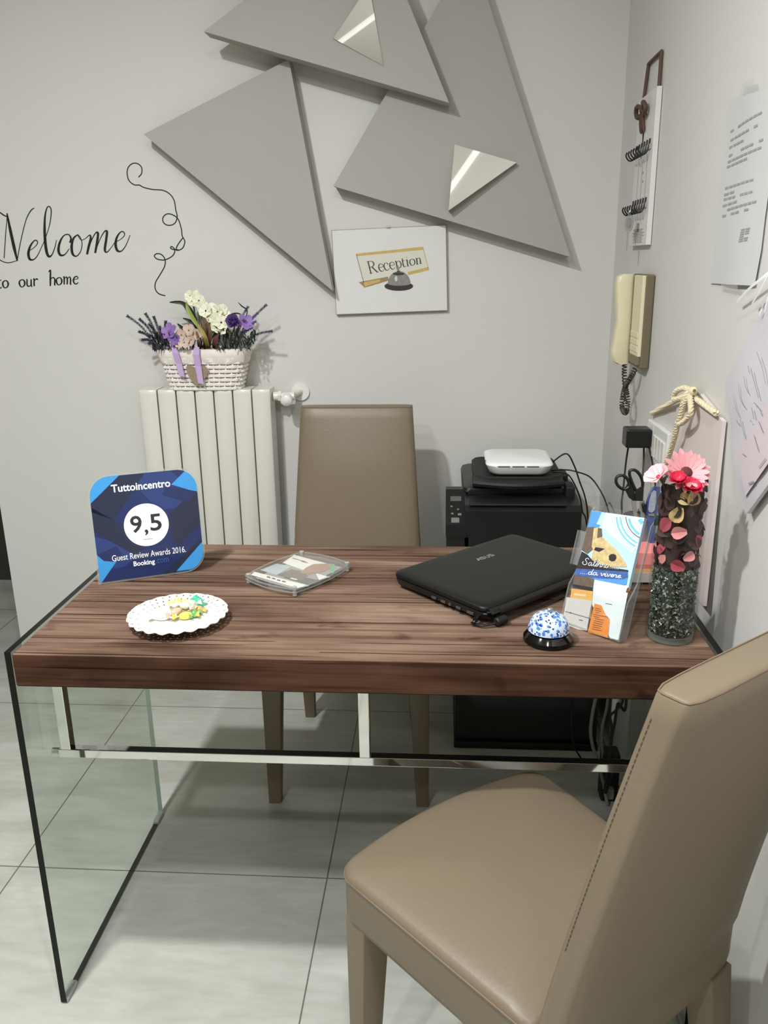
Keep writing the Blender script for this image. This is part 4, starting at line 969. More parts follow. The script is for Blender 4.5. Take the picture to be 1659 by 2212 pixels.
# cables under the desk
GRC = mat('grey_cable', (150, 152, 144), .5)
def UC(pts, y): return [at(px, py, 1, y) for px, py in pts]
cable('grey_cable', 'pale grey cable curving down under the right of the desk', UC([(1292, 1440), (1288, 1500), (1281, 1535), (1276, 1575), (1280, 1610), (1293, 1650), (1305, 1700), (1312, 1738)], .66), .0042, GRC)
cable('grey_cable', 'short grey cable beside the longer one under the desk', UC([(1318, 1440), (1312, 1520), (1300, 1580), (1303, 1640), (1310, 1700)], .70), .0035, GRC)
cable('black_cable', 'black looped cable in front of the low cabinet', UC([(1242, 1440), (1238, 1500), (1234, 1560), (1240, 1610), (1262, 1650), (1280, 1690)], .86), .0028)
cable('black_cable', 'tangled black cable at the right under the desk', UC([(1350, 1450), (1338, 1490), (1345, 1515), (1330, 1535), (1318, 1548), (1322, 1580), (1316, 1640), (1305, 1712)], .62), .0035)
cable('black_cable', 'second tangled black cable at the right under the desk', UC([(1337, 1450), (1352, 1500), (1349, 1535), (1335, 1520), (1328, 1560), (1318, 1620), (1330, 1645), (1308, 1714)], .64), .0035)
cb0 = at(1308, 1735, 2, 0)
pst = thing('power_strip', 'black power block standing on the floor under the right of the desk', 'power strip', (cb0.x+.01, cb0.y+.03, 0))
obj('strip_body', MB().box((0, 0, .07), (.045, .05, .14), bev=.006), BLACKM, pst); obj('strip_plug', MB().box((-.004, -.034, .035), (.024, .02, .03), bev=.004), GRC, pst)

# ------------------------------------------------------------------ laptop
LM = frame((.812, .139, DH-.0005), (.716, .698, 0), (-.698, .716, 0))
lap = thing('laptop', 'closed black laptop lying at an angle on the desk', 'laptop', matrix=LM)
LW_, LD_ = .357, .254
obj('base', MB().loft([[(x, y, z) for x, y in rrect(q, q, LW_-q, LD_-q, .014, 4)] for z, q in ((.003, .012), (.008, .004), (.0185, .001), (.021, .002))]), BLACK, lap, smooth=True, angle=40)
lid = MB()
lid.loft([[(x, y, z-(.004 if False else 0)) for x, y in rrect(q, q+(.004 if z < .03 else .004), LW_-q, LD_-q, .016, 5)] for z, q in ((.0222, .002), (.0235, .0), (.029, .0), (.0315, .002), (.0330, .006), (.0338, .014), (.0340, .022))])
obj('lid', lid, LAPTOP, lap, smooth=True, angle=60)
obj('hinge_bar', MB().tube([(.03, .002, .020), (LW_-.03, .002, .020)], .0085, 12), BLACK, lap, smooth=True, angle=40)
for x in (.018, LW_-.018): obj('hinge_cap', MB().tube([(x-.011, .003, .020), (x+.011, .003, .020)], .0095, 12), GLOSSBLACK, lap, smooth=True, angle=40)
for y, ln in ((.03, .016), (.06, .011), (.082, .006), (.10, .012), (.125, .012)):
    obj('port', MB().box((.0006, y+.01, .0125), (.003, ln, .005), bev=.0006), mat('port_metal', (110, 110, 108), .3, .7), lap)
for x, y in ((.03, .03), (LW_-.03, .03), (.03, LD_-.03), (LW_-.03, LD_-.03)): obj('rubber_foot', MB().box((x, y, .002), (.02, .008, .004)), BLACKM, lap)
lg = MB(); G = lambda x0: (lambda x, y: (.1655+(x0+x*.78)*.0135, .176+y*.0125, .03425))
t = .17
def logo(x0, lst):
    for p in lst: lg.stroke(p, t, G(x0), False)
logo(0, [[(0, 0), (.62, .92)], [(.5, .92), (1.0, .92)], [(.92, 1.0), (.92, 0)], [(.35, .38), (.95, .38)]])
logo(.95, [[(.95, .92), (.08, .92)], [(.08, 1), (.08, .5)], [(0, .5), (.95, .5)], [(.87, .5), (.87, 0)], [(.95, .08), (0, .08)]])
logo(1.9, [[(.08, 1), (.08, 0)], [(.0, .08), (.95, .08)], [(.87, 0), (.87, 1)]])
logo(2.85, [[(.95, .92), (.08, .92)], [(.08, 1), (.08, .5)], [(0, .5), (.95, .5)], [(.87, .5), (.87, 0)], [(.95, .08), (0, .08)]])
obj('logo_lettering', lg, mat('logo_silver', (176, 176, 172), .35, .3), lap)
Lw3 = lambda x, y, z: LM @ Vector((x, y, z))
cd = thing('charging_cable', 'black charging cord with a ferrite bead plugged into the laptop corner', 'cable', Lw3(-.004, .02, 0)); ci = cd.matrix_world.inverted()
fb = at(1082, 1340, 2, DH+.008)
pth = cr([ci @ p for p in (Lw3(-.002, .018, .012), Lw3(-.018, .012, .010), at(1020, 1346, 2, DH+.004), at(1042, 1351, 2, DH+.004), at(1066, 1347, 2, DH+.006), fb, at(1108, 1330, 2, DH+.005), at(1150, 1315, 2, DH+.004), at(1200, 1296, 2, DH+.003), at(1235, 1275, 2, DH+.003), at(1290, 1230, 2, DH+.003))], 8)
obj('cord', MB().tube(pth, .0024, 6), BLACK, cd, smooth=True)
obj('plug', MB().tube([ci @ Lw3(.001, .02, .012), ci @ Lw3(-.014, .014, .011)], .0048, 8), BLACK, cd)
d_ = (at(1096, 1335, 2, DH+.008)-at(1068, 1346, 2, DH+.008)); 
obj('ferrite_bead', MB().tube([ci @ (fb-d_.normalized()*.013), ci @ (fb-d_.normalized()*.011), ci @ (fb+d_.normalized()*.011), ci @ (fb+d_.normalized()*.013)], [.0058, .0078, .0078, .0058], 12), BLACKM, cd, smooth=True, angle=40)

# ------------------------------------------------------------------ reception bell
bp_ = at(1185, 1381, 2, DH-.0005); bell = thing('reception_bell', 'blue and white spotted service bell on a black base at the front of the desk', 'bell', (bp_.x-.001, bp_.y-.002, DH-.0005))
R_ = .043
obj('base', MB().lathe([(R_*.94, 0), (R_, .003), (R_*.98, .008), (R_*.86, .014), (R_*.80, .0165), (.0001, .017)], 40), GLOSSBLACK, bell, smooth=True, angle=30)
obj('dome', MB().lathe([(.0335, .0185), (.0350, .0195), (.0345, .026), (.0318, .0345), (.0260, .0430), (.0175, .0485), (.008, .0510), (.0001, .0515)], 40), spotted_mat(), bell, smooth=True, angle=60)
obj('plunger', MB().tube([(0, 0, .049), (0, 0, .056)], .0024, 8).ball((0, 0, .0575), (.005, .005, .0028), 10, 6), SILVER, bell, smooth=True)

# ------------------------------------------------------------------ lace plate with sweets
pc = Vector((.256, .139, DH-.0005)); plate = thing('lace_plate', 'white lace-edged round plate with sweets near the front left of the desk', 'plate', pc)
LACE = mat('lace_white', (240, 237, 226), .45, var=.02, scale=60)
pl = MB(); NT = 160
profp = [(.002, .006), (.03, .006), (.047, .0065), (.055, .008), (.060, .0095), (.065, .011), (.070, .0122), (.075, .0135), (.080, .0148), (.0845, .0158), (.0885, .0165)]
def pr_(i, k):
    r, z = profp[i]; a = 2*PI*k/NT; s_ = .0022*abs(math.sin(a*11))**.6*(r/.0885)**6*1.6-.0016*(r/.0885)**6
    return Vector(((r+s_)*math.cos(a), (r+s_)*math.sin(a), z+.0012*math.cos(a*22)*(r/.0885)**8))
for dz in (0,):
    for i in range(len(profp)-1):
        for k in range(NT):
            hole = (i in (4, 6, 8) and (k+(i//2)) % 4 == 0)
            if hole: continue
            pl.face([pr_(i, k), pr_(i, k+1), pr_(i+1, k+1), pr_(i+1, k)])
bmesh.ops.remove_doubles(pl.bm, verts=pl.bm.verts[:], dist=.00005)
r_ = bmesh.ops.solidify(pl.bm, geom=pl.bm.faces[:], thickness=.0018)
obj('plate_rim', pl, LACE, plate, smooth=True, angle=50); obj('foot_ring', MB().lathe([(.030, 0), (.036, 0), (.038, .005), (.028, .005)], 32), LACE, plate)
def candy(label, px, py, col, L=.026, ang=0., z=.0, clear=False, r=.0075):
    p = at(px, py, 2, DH+.0075+z); o = thing('wrapped_sweet', label, 'sweet', p, ang)
    m = mat('wrapper_%d_%d_%d' % col, col, .18, var=.12, scale=200, coat=.4)
    obj('sweet_body', MB().ball((0, 0, r), (L*.40, r, r), 14, 8), m, o, smooth=True)
    for s in (-1, 1):
        tw = MB(); rings = []
        for t_, w_ in ((.36, .003), (.46, .0022), (.62, .0075), (.74, .0095)):
            rings.append([(s*L*t_, w_*math.cos(2*PI*i/8)*(1+.25*math.cos(PI*i)), r+w_*.45*math.sin(2*PI*i/8)*(1+.3*math.cos(PI*i))) for i in range(8)])
        tw.loft(rings); obj('twisted_end', tw, m, o)
for a in (('sweet in a yellow wrapper at the back of the heap on the lace plate', 384, 1308, (236, 220, 130), .024, .4, .006),
          ('sweet in a peach wrapper at the left of the heap on the lace plate', 382, 1330, (214, 178, 150), .030, .9, .004),
          ('sweet in a cream wrapper in the middle of the heap on the lace plate', 400, 1316, (238, 232, 204), .026, -.3, .012),
          ('sweet in a pale green wrapper at the right of the heap on the lace plate', 414, 1312, (196, 222, 190), .024, .5, .008),
          ('sweet in a teal wrapper, furthest right and back on the lace plate', 430, 1306, (66, 190, 150), .026, 2.2, .0),
          ('sweet in an orange wrapper right of the heap on the lace plate', 431, 1325, (232, 176, 96), .017, .2, .0),
          ('sweet in a green wrapper at the front right of the heap on the lace plate', 420, 1334, (96, 164, 92), .018, 1.0, .0),
          ('sweet in a lemon and black wrapper at the front of the heap', 402, 1338, (220, 206, 92), .032, .35, .0),
          ('sweet in a white wrapper at the left, lying apart on the lace plate', 352, 1340, (240, 236, 236), .034, .25, .0)): candy(*a)

# ------------------------------------------------------------------ clear change tray with printed insert
tcs = [at(px, py, 2, DH+.014) for px, py in ((530, 1244), (645, 1192), (751, 1216), (637, 1274))]
tu = (tcs[3]-tcs[0]); TM = frame((tcs[0].x, tcs[0].y, DH-.0005), tu, (tcs[1]-tcs[0]))
ti = TM.inverted(); q_ = [ti @ p for p in tcs]; TW = (q_[3].x+q_[2].x-q_[1].x)/2; TD = (q_[1].y+q_[2].y)/2
tray = thing('change_tray', 'clear acrylic change tray with a printed insert on the middle of the desk', 'tray', matrix=TM)
def pillow(x0, y0, x1, y1, b, n=8):
    P = []
    for (ax, ay), (bx_, by_), (nx, ny) in (((x0, y0), (x1, y0), (0, -1)), ((x1, y0), (x1, y1), (1, 0)), ((x1, y1), (x0, y1), (0, 1)), ((x0, y1), (x0, y0), (-1, 0))):
        for i in range(n):
            t_ = i/n; k_ = b*math.sin(PI*t_); P.append((ax+(bx_-ax)*t_+nx*k_, ay+(by_-ay)*t_+ny*k_))
    return P
def slab(z0, z1, b=.010, inset=0.): return MB().prism(pillow(inset, inset, TW-inset, TD-inset, b), z0, z1)
obj('lower_sheet', slab(.0055, .0085), ACRYL, tray)
obj('upper_sheet', slab(.0110, .0150), ACRYL, tray)
rim = MB(); P_ = pillow(0, 0, TW, TD, .010)
rim.tube([(x, y, .0148) for x, y in P_], .0014, 5, closed=True); rim.tube([(x, y, .0075) for x, y in P_], .0012, 5, closed=True); obj('edge', rim, ACRYLEDGE, tray)
ins = MB(); z = .0092
ins.mi(0).prism([(x, y) for x, y in pillow(.016, .012, TW-.008, TD-.016, .002)], z, z+.0006)
def ip(pts, m_, off): 
    g2 = px2(TM, .012); ins.mi(m_); ins.face([(*g2(510+cx*.1567, 1170+cy*.1566), z+.0006+off) for cx, cy in pts])
ip([(800, 170), (1250, 290), (980, 400), (640, 280)], 1, .0003); ip([(560, 290), (760, 330), (560, 450), (330, 380)], 2, .0003)
ip([(960, 350), (1060, 300), (1260, 290), (1300, 350), (1220, 400), (1000, 440), (880, 420)], 3, .0006); ip([(1290, 290), (1360, 300), (1350, 420), (1300, 430)], 4, .0006)
ip([(760, 370), (880, 390), (1000, 460), (900, 520), (560, 450)], 5, .0005); ip([(1100, 430), (1300, 480), (1140, 520)], 1, .0009); ip([(250, 405), (1010, 600), (840, 630), (200, 450)], 1, .0008)
ip([(900, 470), (1130, 520), (1010, 590), (640, 480)], 6, .0004); ip([(760, 490), (850, 510), (830, 522), (740, 502)], 1, .0010)
for cx, cy in ((430, 470), (500, 490), (570, 512), (640, 530)): ip([(cx, cy), (cx+46, cy+12), (cx+36, cy+26), (cx-10, cy+14)], 6, .0012)
for cx, cy in ((780, 215), (870, 240), (900, 258)): ip([(cx, cy), (cx+90, cy+22), (cx+84, cy+30), (cx-6, cy+8)], 5, .0007)
obj('printed_insert', ins, [mat('insert_grey', (170, 166, 158), .6, var=.2, scale=30), mat('insert_white', (246, 240, 231), .6), mat('insert_pale_blue', (196, 204, 204), .6), mat('insert_tan', (178, 142, 122), .6, var=.2, scale=50), mat('insert_green', (120, 178, 140), .6), mat('insert_taupe', (132, 118, 106), .6), mat('insert_slate', (104, 106, 100), .6, var=.2, scale=60)], tray)
for x, y in ((.004, .004), (TW-.004, .004), (TW-.004, TD-.004), (.004, TD-.004)):
    obj('standoff_foot', MB().tube([(x, y, 0), (x, y, .0175)], .0045, 12).ball((x, y, .018), (.0055, .0055, .002), 10, 5), glass('clear_knob', (.9, .9, .9), fac=3, haze=.3), tray, smooth=True, angle=40)

# ------------------------------------------------------------------ award plaque
AM = frame((.039, .312, DH-.0005), (.908, .419, 0), Vector((-.419, .908, 0))*math.sin(.1)+Vector((0, 0, math.cos(.1))))
aw = thing('award_plaque', 'blue guest review award plaque with a white circle standing on the left of the desk', 'plaque', matrix=AM)
AW, AH = .211, .219
obj('acrylic_panel', MB().prism(rrect(-.004, 0, AW+.004, AH+.004, [.001, .045, .045, .045], 10), -.005, 0), ACRYLEDGE, aw)
obj('rear_foot', MB().box((AW*.5, .012, -.035), (.10, .003, .07)).box((AW*.5, .022, -.008), (.10, .024, .003)), ACRYLEDGE, aw, matrix=Matrix.Rotation(.0, 4, 'X'))
NAVY = mat('print_navy', (32, 45, 92), .3, var=.04, coat=.3); NAVY2 = mat('print_deep_navy', (34, 41, 66), .3, coat=.3); NAVY3 = mat('print_blue', (42, 60, 116), .3, coat=.3); SKY = mat('print_sky', (62, 150, 214), .3, coat=.3); PW = mat('print_white', (242, 243, 246), .4)
ap_ = MB(); ga = px2(AM)
OUT = rrect(.0, .004, AW, AH, [.001, .04, .04, .04], 10)
def clip(poly):
    """clip a convex polygon to the plaque's rounded outline"""
    res = poly
    for i in range(len(OUT)):
        a, b = OUT[i], OUT[(i+1) % len(OUT)]
        sd = lambda p: (b[0]-a[0])*(p[1]-a[1])-(b[1]-a[1])*(p[0]-a[0])
        nr = []
        for j in range(len(res)):
            p, q = res[j], res[(j+1) % len(res)]; dp, dq = sd(p), sd(q)
            if dp >= 0: nr.append(p)
            if dp*dq < 0: t_ = dp/(dp-dq); nr.append((p[0]+(q[0]-p[0])*t_, p[1]+(q[1]-p[1])*t_))
        res = nr
        if len(res) < 3: return []
    return res
def aface(m_, pts, off): 
    c_ = clip(pts)
    if len(c_) >= 3: ap_.mi(m_).face([(x, y, off) for x, y in c_])
ap_.mi(0).face([(x, y, .0003) for x, y in OUT])
# diagonal facets, crossing bands
aface(1, [(.0, .16), (.0, .11), (.075, .05), (.11, .075)], .0005); aface(1, [(.11, .219), (.06, .219), (.0, .165), (.0, .15), (.04, .13)], .0005)
aface(2, [(.07, .219), (.16, .219), (.211, .17), (.211, .14), (.13, .14)], .0004); aface(1, [(.14, .12), (.211, .18), (.211, .10), (.16, .06)], .0005); aface(2, [(.0, .10), (.0, .03), (.05, .03), (.09, .06)], .0004)
aface(1, [(.12, .0), (.211, .07), (.211, .055), (.15, .0)], .0005)
aface(3, [(0, .168), (.052, .212), (.06, .219), (.0, .219)], .0007); aface(3, [(.211, .205), (.19, .215), (.160, .190), (.211, .168)], .0007)
aface(3, [(0, .052), (0, .004), (.004, .004), (.046, .041), (.02, .043), (.006, .05)], .0007) if False else aface(3, [(0, .062), (0, .004), (.003, .004), (.038, .046)], .0007)
aface(3, [(.211, .062), (.152, .006), (.211, .006)], .0007)
aface(0, [(.0, .062), (.012, .048), (.030, .044), (.052, .046), (.04, .075)], .0008); aface(0, [(.148, .188), (.165, .184), (.211, .170), (.19, .15), (.14, .17)], .0008)
ap_.mi(4).face([(.1025+.0445*math.cos(2*PI*i/48), .112+.0445*math.sin(2*PI*i/48), .0010) for i in range(48)])
def ring2(r0, r1, off):
    for i in range(48):
        a, b = 2*PI*i/48, 2*PI*(i+1)/48
        ap_.face([(.1025+r*math.cos(t_), .112+r*math.sin(t_), off) for r, t_ in ((r0, a), (r1, a), (r1, b), (r0, b))])
ap_.mi(2); ring2(.0475, .0485, .0010)
obj('printed_face', ap_, [NAVY, NAVY2, NAVY3, SKY, PW], aw)
CHAR = mat('print_charcoal', (44, 46, 50), .5); MBL = mat('print_mid_blue', (58, 92, 160), .4)
for nm, m_, st_, z_, bx_, bd in (('name_lettering', PW, 'Tuttoincentro', .0011, (.042, .1855, .158, .2015), .022), ('award_lettering', PW, 'Guest Review Awards 2016.', .0011, (.028, .0445, .176, .0575), .006),
        ('site_lettering', PW, 'Booking', .0011, (.0685, .0255, .111, .0390), .025), ('site_lettering', MBL, '.com', .0011, (.113, .0285, .139, .0375), 0),
        ('score_digit', CHAR, '9', .0014, (.071, .098, .0935, .1335), .014), ('score_comma', CHAR, ',', .0014, (.0975, .0905, .1045, .1025), .014), ('score_digit', CHAR, '5', .0014, (.1095, .098, .1325, .133), .014)):
    obj(nm, MB().text(st_, flat(z_), *bx_, bold=bd), m_, aw, recalc=False)
tx_ = MB()
for i in range(6): tx_.face([(x, y, .0014) for x, y in ((.094+i*.003, .0815), (.0958+i*.003, .0815), (.0958+i*.003, .0835), (.094+i*.003, .0835))])
obj('small_print', tx_, mat('print_soft_grey', (170, 172, 176), .6), aw, recalc=False)

# ------------------------------------------------------------------ leaflet holder
HV = Vector((.694, .72, 0))*math.sin(.3)+Vector((0, 0, math.cos(.3)))
HM = frame((.949, .158, DH+.002), (.72, -.694, 0), HV)
hol = thing('leaflet_holder', 'clear acrylic leaflet holder leaning back beside the bell', 'leaflet holder', matrix=HM)
HW = .112
obj('back_plate', MB().box((HW/2, .108, -.020), (HW, .216, .002)), ACRYL, hol)
obj('front_plate', MB().box((HW/2, .033, .0018), (HW, .066, .002)), ACRYL, hol)
obj('bottom_plate', MB().box((HW/2, .001, -.009), (HW, .002, .022)), ACRYLEDGE, hol)
for x in (-.0045, HW+.0022):
    obj('side_plate', MB().prism([(-.021, 0), (.003, 0), (.003, .068), (-.0135, .10), (-.0135, .20), (-.021, .21)], x-.0012, x+.0012, lambda a, b, z: (z, b, a)), ACRYLEDGE, hol)
obj('card_pocket', MB().box((-.0085, .133, -.016), (.018, .062, .002)).box((-.0175, .133, -.012), (.002, .062, .010)), ACRYLEDGE, hol)
Hd = HM.inverted().to_3x3() @ Vector((0, 0, -1))
bk0 = Vector((HW/2, .16, -.021)); ft = Vector((HW/2, 0, 0))
wb0 = HM @ Vector((HW/2, .17, -.021)); wb1 = Vector((wb0.x+.045, wb0.y+.047, DH)); hi = HM.inverted()
sup = MB(); 
ex = Vector((.030, 0, 0)); A0, A1 = hi @ wb0, hi @ wb1
sup.loft([[A0-ex, A0+ex, A0+ex+Vector((0, .003, 0)), A0-ex+Vector((0, .003, 0))], [A1-ex, A1+ex, A1+ex+Vector((0, .003, 0)), A1-ex+Vector((0, .003, 0))]])
obj('support_leg', sup, ACRYL, hol)
def hx(off):
    g3 = px2(HM, off)
    def f(cx, cy): x, y = g3(1210+cx/7.135, 1090+cy/7.135); return (x, y, off)
    return f
def leaflet(name, label, outline, z, thick, faces, mats_, extra=None):
    h = hx(z); o = [Vector(h(*p)) for p in outline]; org = o[0]; mb = MB()
    t = thing(name, label, 'leaflet', matrix=HM @ Matrix.Translation(org))
    mb.loft([[p-org-Vector((0, 0, thick)) for p in o], [p-org for p in o]])
    for m_, pts, off in faces:
        hh = hx(z+off); mb.mi(m_).face([Vector(hh(*p))-org for p in pts])
    if extra: extra(mb, lambda off: (lambda x, y: Vector(hx(z+off)(x, y))-org))
    obj('printed_sheet', mb, mats_, t, recalc=True); return t
LB = mat('leaf_sky', (196, 228, 246), .35, var=.08, scale=14, coat=.3); LBL = mat('leaf_blue', (96, 160, 220), .35, var=.1, scale=20); LWH = mat('leaf_white', (240, 248, 250), .35); LCY = mat('leaf_cyan', (128, 208, 220), .35, var=.08, scale=40); LGD = mat('leaf_gold', (214, 192, 138), .4, var=.5, scale=130); LBR = mat('leaf_brown', (112, 98, 84), .4, var=.4, scale=160); LDK = mat('leaf_dark', (58, 54, 58), .4, var=.35, scale=120); LNV = mat('leaf_navy', (78, 108, 174), .4, var=.45, scale=90); LOR = mat('leaf_orange', (246, 150, 40), .4, var=.05, scale=20); LYE = mat('leaf_amber', (244, 186, 90), .4); LGY = mat('leaf_grey', (222, 218, 212), .5, var=.02); LRED = mat('leaf_rust', (140, 70, 30), .5); LIN = mat('leaf_ink', (90, 84, 84), .5)
CUR = {'S': ([[(.58, .86), (.46, 1.0), (.28, .95), (.2, .75), (.38, .5), (.46, .22), (.26, .02), (.04, .1), (-.06, .34), (.06, .46)]], .62),
       'a': ([[(.36, .42), (.2, .46), (.05, .3), (.05, .1), (.16, 0), (.3, .14), (.38, .45), (.36, .1), (.44, .02), (.54, .14)]], .5),
       'l': ([[(0, .1), (.25, .6), (.32, .95), (.22, 1), (.14, .7), (.14, .15), (.22, 0), (.34, .14)]], .3),
       'e': ([[(0, .14), (.2, .25), (.3, .38), (.22, .47), (.08, .35), (.06, .12), (.16, 0), (.34, .14)]], .32),
       'r': ([[(0, .1), (.12, .5), (.16, .42), (.28, .42), (.24, .1), (.3, 0), (.42, .14)]], .38),
       'n': ([[(0, .35), (.08, .46), (.1, 0)], [(.1, .25), (.24, .46), (.32, .4), (.32, .08), (.4, 0), (.5, .14)]], .46),
       'o': ([[(.2, .46), (.06, .35), (.06, .1), (.18, 0), (.32, .12), (.32, .36), (.2, .46), (.3, .4), (.45, .42)]], .4),
       'd': ([[(.36, .42), (.2, .46), (.05, .3), (.05, .1), (.16, 0), (.3, .15), (.46, 1.0), (.36, .15), (.42, 0), (.52, .14)]], .48),
       'v': ([[(0, .38), (.08, .46), (.14, .02), (.3, .3), (.3, .46), (.42, .42)]], .38), 'i': ([[(0, .14), (.12, .46), (.1, .08), (.18, 0), (.28, .14)], [(.15, .64), (.17, .70)]], .24),
       '.': ([[(.06, .0), (.10, .05)]], .2), ' ': ([], .25)}
def cursive(mb, word_, p0, p1, h, to3, wd):
    tot = sum(CUR[c][1] for c in word_); L_ = math.hypot(p1[0]-p0[0], p1[1]-p0[1]); ux, uy = (p1[0]-p0[0])/L_, (p1[1]-p0[1])/L_; k = L_/tot; x = 0
    for ch in word_:
        for pts in CUR[ch][0]:
            mb.stroke([(p0[0]+ux*(x+a)*k+.22*b*h*1-uy*0, p0[1]+uy*(x+a)*k-b*h) for a, b in pts], wd, to3)
        x += CUR[ch][1]
def arc(cx, cy, r0, r1, a0, a1, n=14):
    return [(cx+r0*math.cos(a0+(a1-a0)*i/n), cy+r0*math.sin(a0+(a1-a0)*i/n)) for i in range(n+1)]+[(cx+r1*math.cos(a1+(a0-a1)*i/n), cy+r1*math.sin(a1+(a0-a1)*i/n)) for i in range(n+1)]
def main_extra(mb, K):
    for r0, r1, m_ in ((150, 215, 3), (255, 266, 6), (322, 356, 3), (362, 374, 6), (384, 394, 8), (410, 424, 6), (462, 486, 3), (520, 545, 3), (560, 572, 6), (600, 610, 6)):
        pts = arc(1400, 165, r0, r1, PI*.56, PI*.985, 14); f = K(.0012); n = len(pts)//2
        for i in range(n-1):
            q = [pts[i], pts[i+1], pts[2*n-2-i], pts[2*n-1-i]]
            xr = [1240-(p[1]-240)*.16 for p in q]
            if all(145+.12*(p[0]-700) < p[1] and p[0] < min(1300, 1310-(p[1]-205)*.265) for p in q): mb.mi(m_); mb.face([f(*p) for p in q])
    mb.mi(8); cursive(mb, 'Salerno......', (349, 929), (909, 1004), 105, K(.00145), 17)
    mb.mi(2); cursive(mb, 'Salerno......', (345, 925), (905, 1000), 105, K(.0016), 8.5)
    mb.mi(7); cursive(mb, '....da vivere.', (300, 1066), (960, 1140), 86, K(.0015), 27)
    mb.mi(2); cursive(mb, '....da vivere.', (300, 1060), (960, 1134), 86, K(.0018), 11)
leaflet('town_leaflet', 'tall tourist leaflet with a pale sky picture and script title in the acrylic holder', [(165, 1330), (490, 92), (1302, 205), (1040, 1330)], -.006, .008,
    [(1, [(415, 375), (490, 95), (700, 124), (600, 350)], .0004), (4, [(560, 350), (640, 122), (705, 130), (640, 360)], .0006) if False else (0, [(560, 300), (640, 118), (705, 130), (640, 320)], .0006),
     (2, [(700, 126), (1300, 206), (1180, 640), (1120, 750), (800, 480), (640, 330)], .0005),
     (5, [(330, 700), (418, 350), (520, 345), (640, 370), (650, 480), (560, 640), (420, 760)], .0008), (4, [(485, 650), (520, 360), (585, 350), (570, 520), (640, 500), (600, 640), (530, 740)], .0010),
     (4, [(520, 650), (660, 500), (760, 600), (860, 690), (1000, 880), (1030, 960), (700, 960), (480, 850)], .0009), (8, [(545, 655), (690, 680), (600, 730), (520, 700)], .0012),
     (8, [(750, 790), (775, 765), (820, 758), (862, 780), (866, 830), (840, 868), (790, 876), (752, 850)], .0013),
     (8, [(248, 985), (330, 720), (420, 770), (500, 860), (720, 960), (1050, 1010), (1045, 1040)], .0011), (7, [(225, 1085), (245, 985), (1040, 1035), (1045, 1120), (980, 1150), (600, 1140)], .0013),
     (1, [(520, 1130), (1040, 1120), (1020, 1230), (980, 1240), (520, 1180)], .0012), (5, [(180, 1285), (222, 1085), (520, 1140), (500, 1335)], .0012), (8, [(180, 1290), (200, 1225), (505, 1280), (497, 1335)], .0014)],
    [LB, LBL, LWH, LCY, LGD, LBR, LB, LNV, LDK], main_extra)
leaflet('amber_leaflet', 'amber leaflet edge showing below the tall tourist leaflet at the left of the holder', [(18, 1700), (130, 1900-320), (178, 1290), (505, 1338), (470, 1760)], -.0035, .0012, [(1, [(215, 1365), (400, 1385), (395, 1420), (205, 1400)], .0003)], [LYE, mat('leaf_cream', (250, 222, 170), .4)])
leaflet('white_leaflet', 'blank white leaflet at the right front of the holder', [(490, 1540), (530, 1158), (1060, 1262), (900, 2085), (770, 2060)], -.0019, .001, [(1, [(700, 1520), (800, 1535), (798, 1545), (698, 1530)], .0003), (2, [(1030, 1290), (1060, 1270), (1050, 1360), (1010, 1355)], .0003)], [LWH, LIN, LRED])
leaflet('map_leaflet', 'pale grey folded leaflet at the lower left of the holder', [(30, 1880), (92, 1425), (490, 1480), (410, 1945)], -.0007, .0008, [(1, [(75, 1640), (470, 1752), (468, 1762), (74, 1650)], .0003), (1, [(150, 1660), (170, 1655), (172, 1675), (152, 1680)], .0003), (1, [(290, 1770), (350, 1780), (348, 1792), (289, 1782)], .0003)], [LGY, LIN])
def ora(mb, K):
    f = K(.0006); mb.mi(1)
    for i, (x0, x1) in enumerate(((540, 620), (535, 630), (545, 600), (510, 740), (515, 600), (530, 670), (520, 660), (510, 650), (500, 645), (500, 620), (490, 640))):
        y = 1590+i*32; mb.face([f(*p) for p in ((x0, y), (x1, y+(x1-x0)*.2), (x1, y+9+(x1-x0)*.2), (x0, y+9))])
leaflet('orange_leaflet', 'orange leaflet with rust print at the lower middle of the holder', [(425, 1965), (530, 1525), (630, 1550), (690, 1680), (760, 1760), (735, 2060)], -.0003, .0004, [], [LOR, LRED], ora)

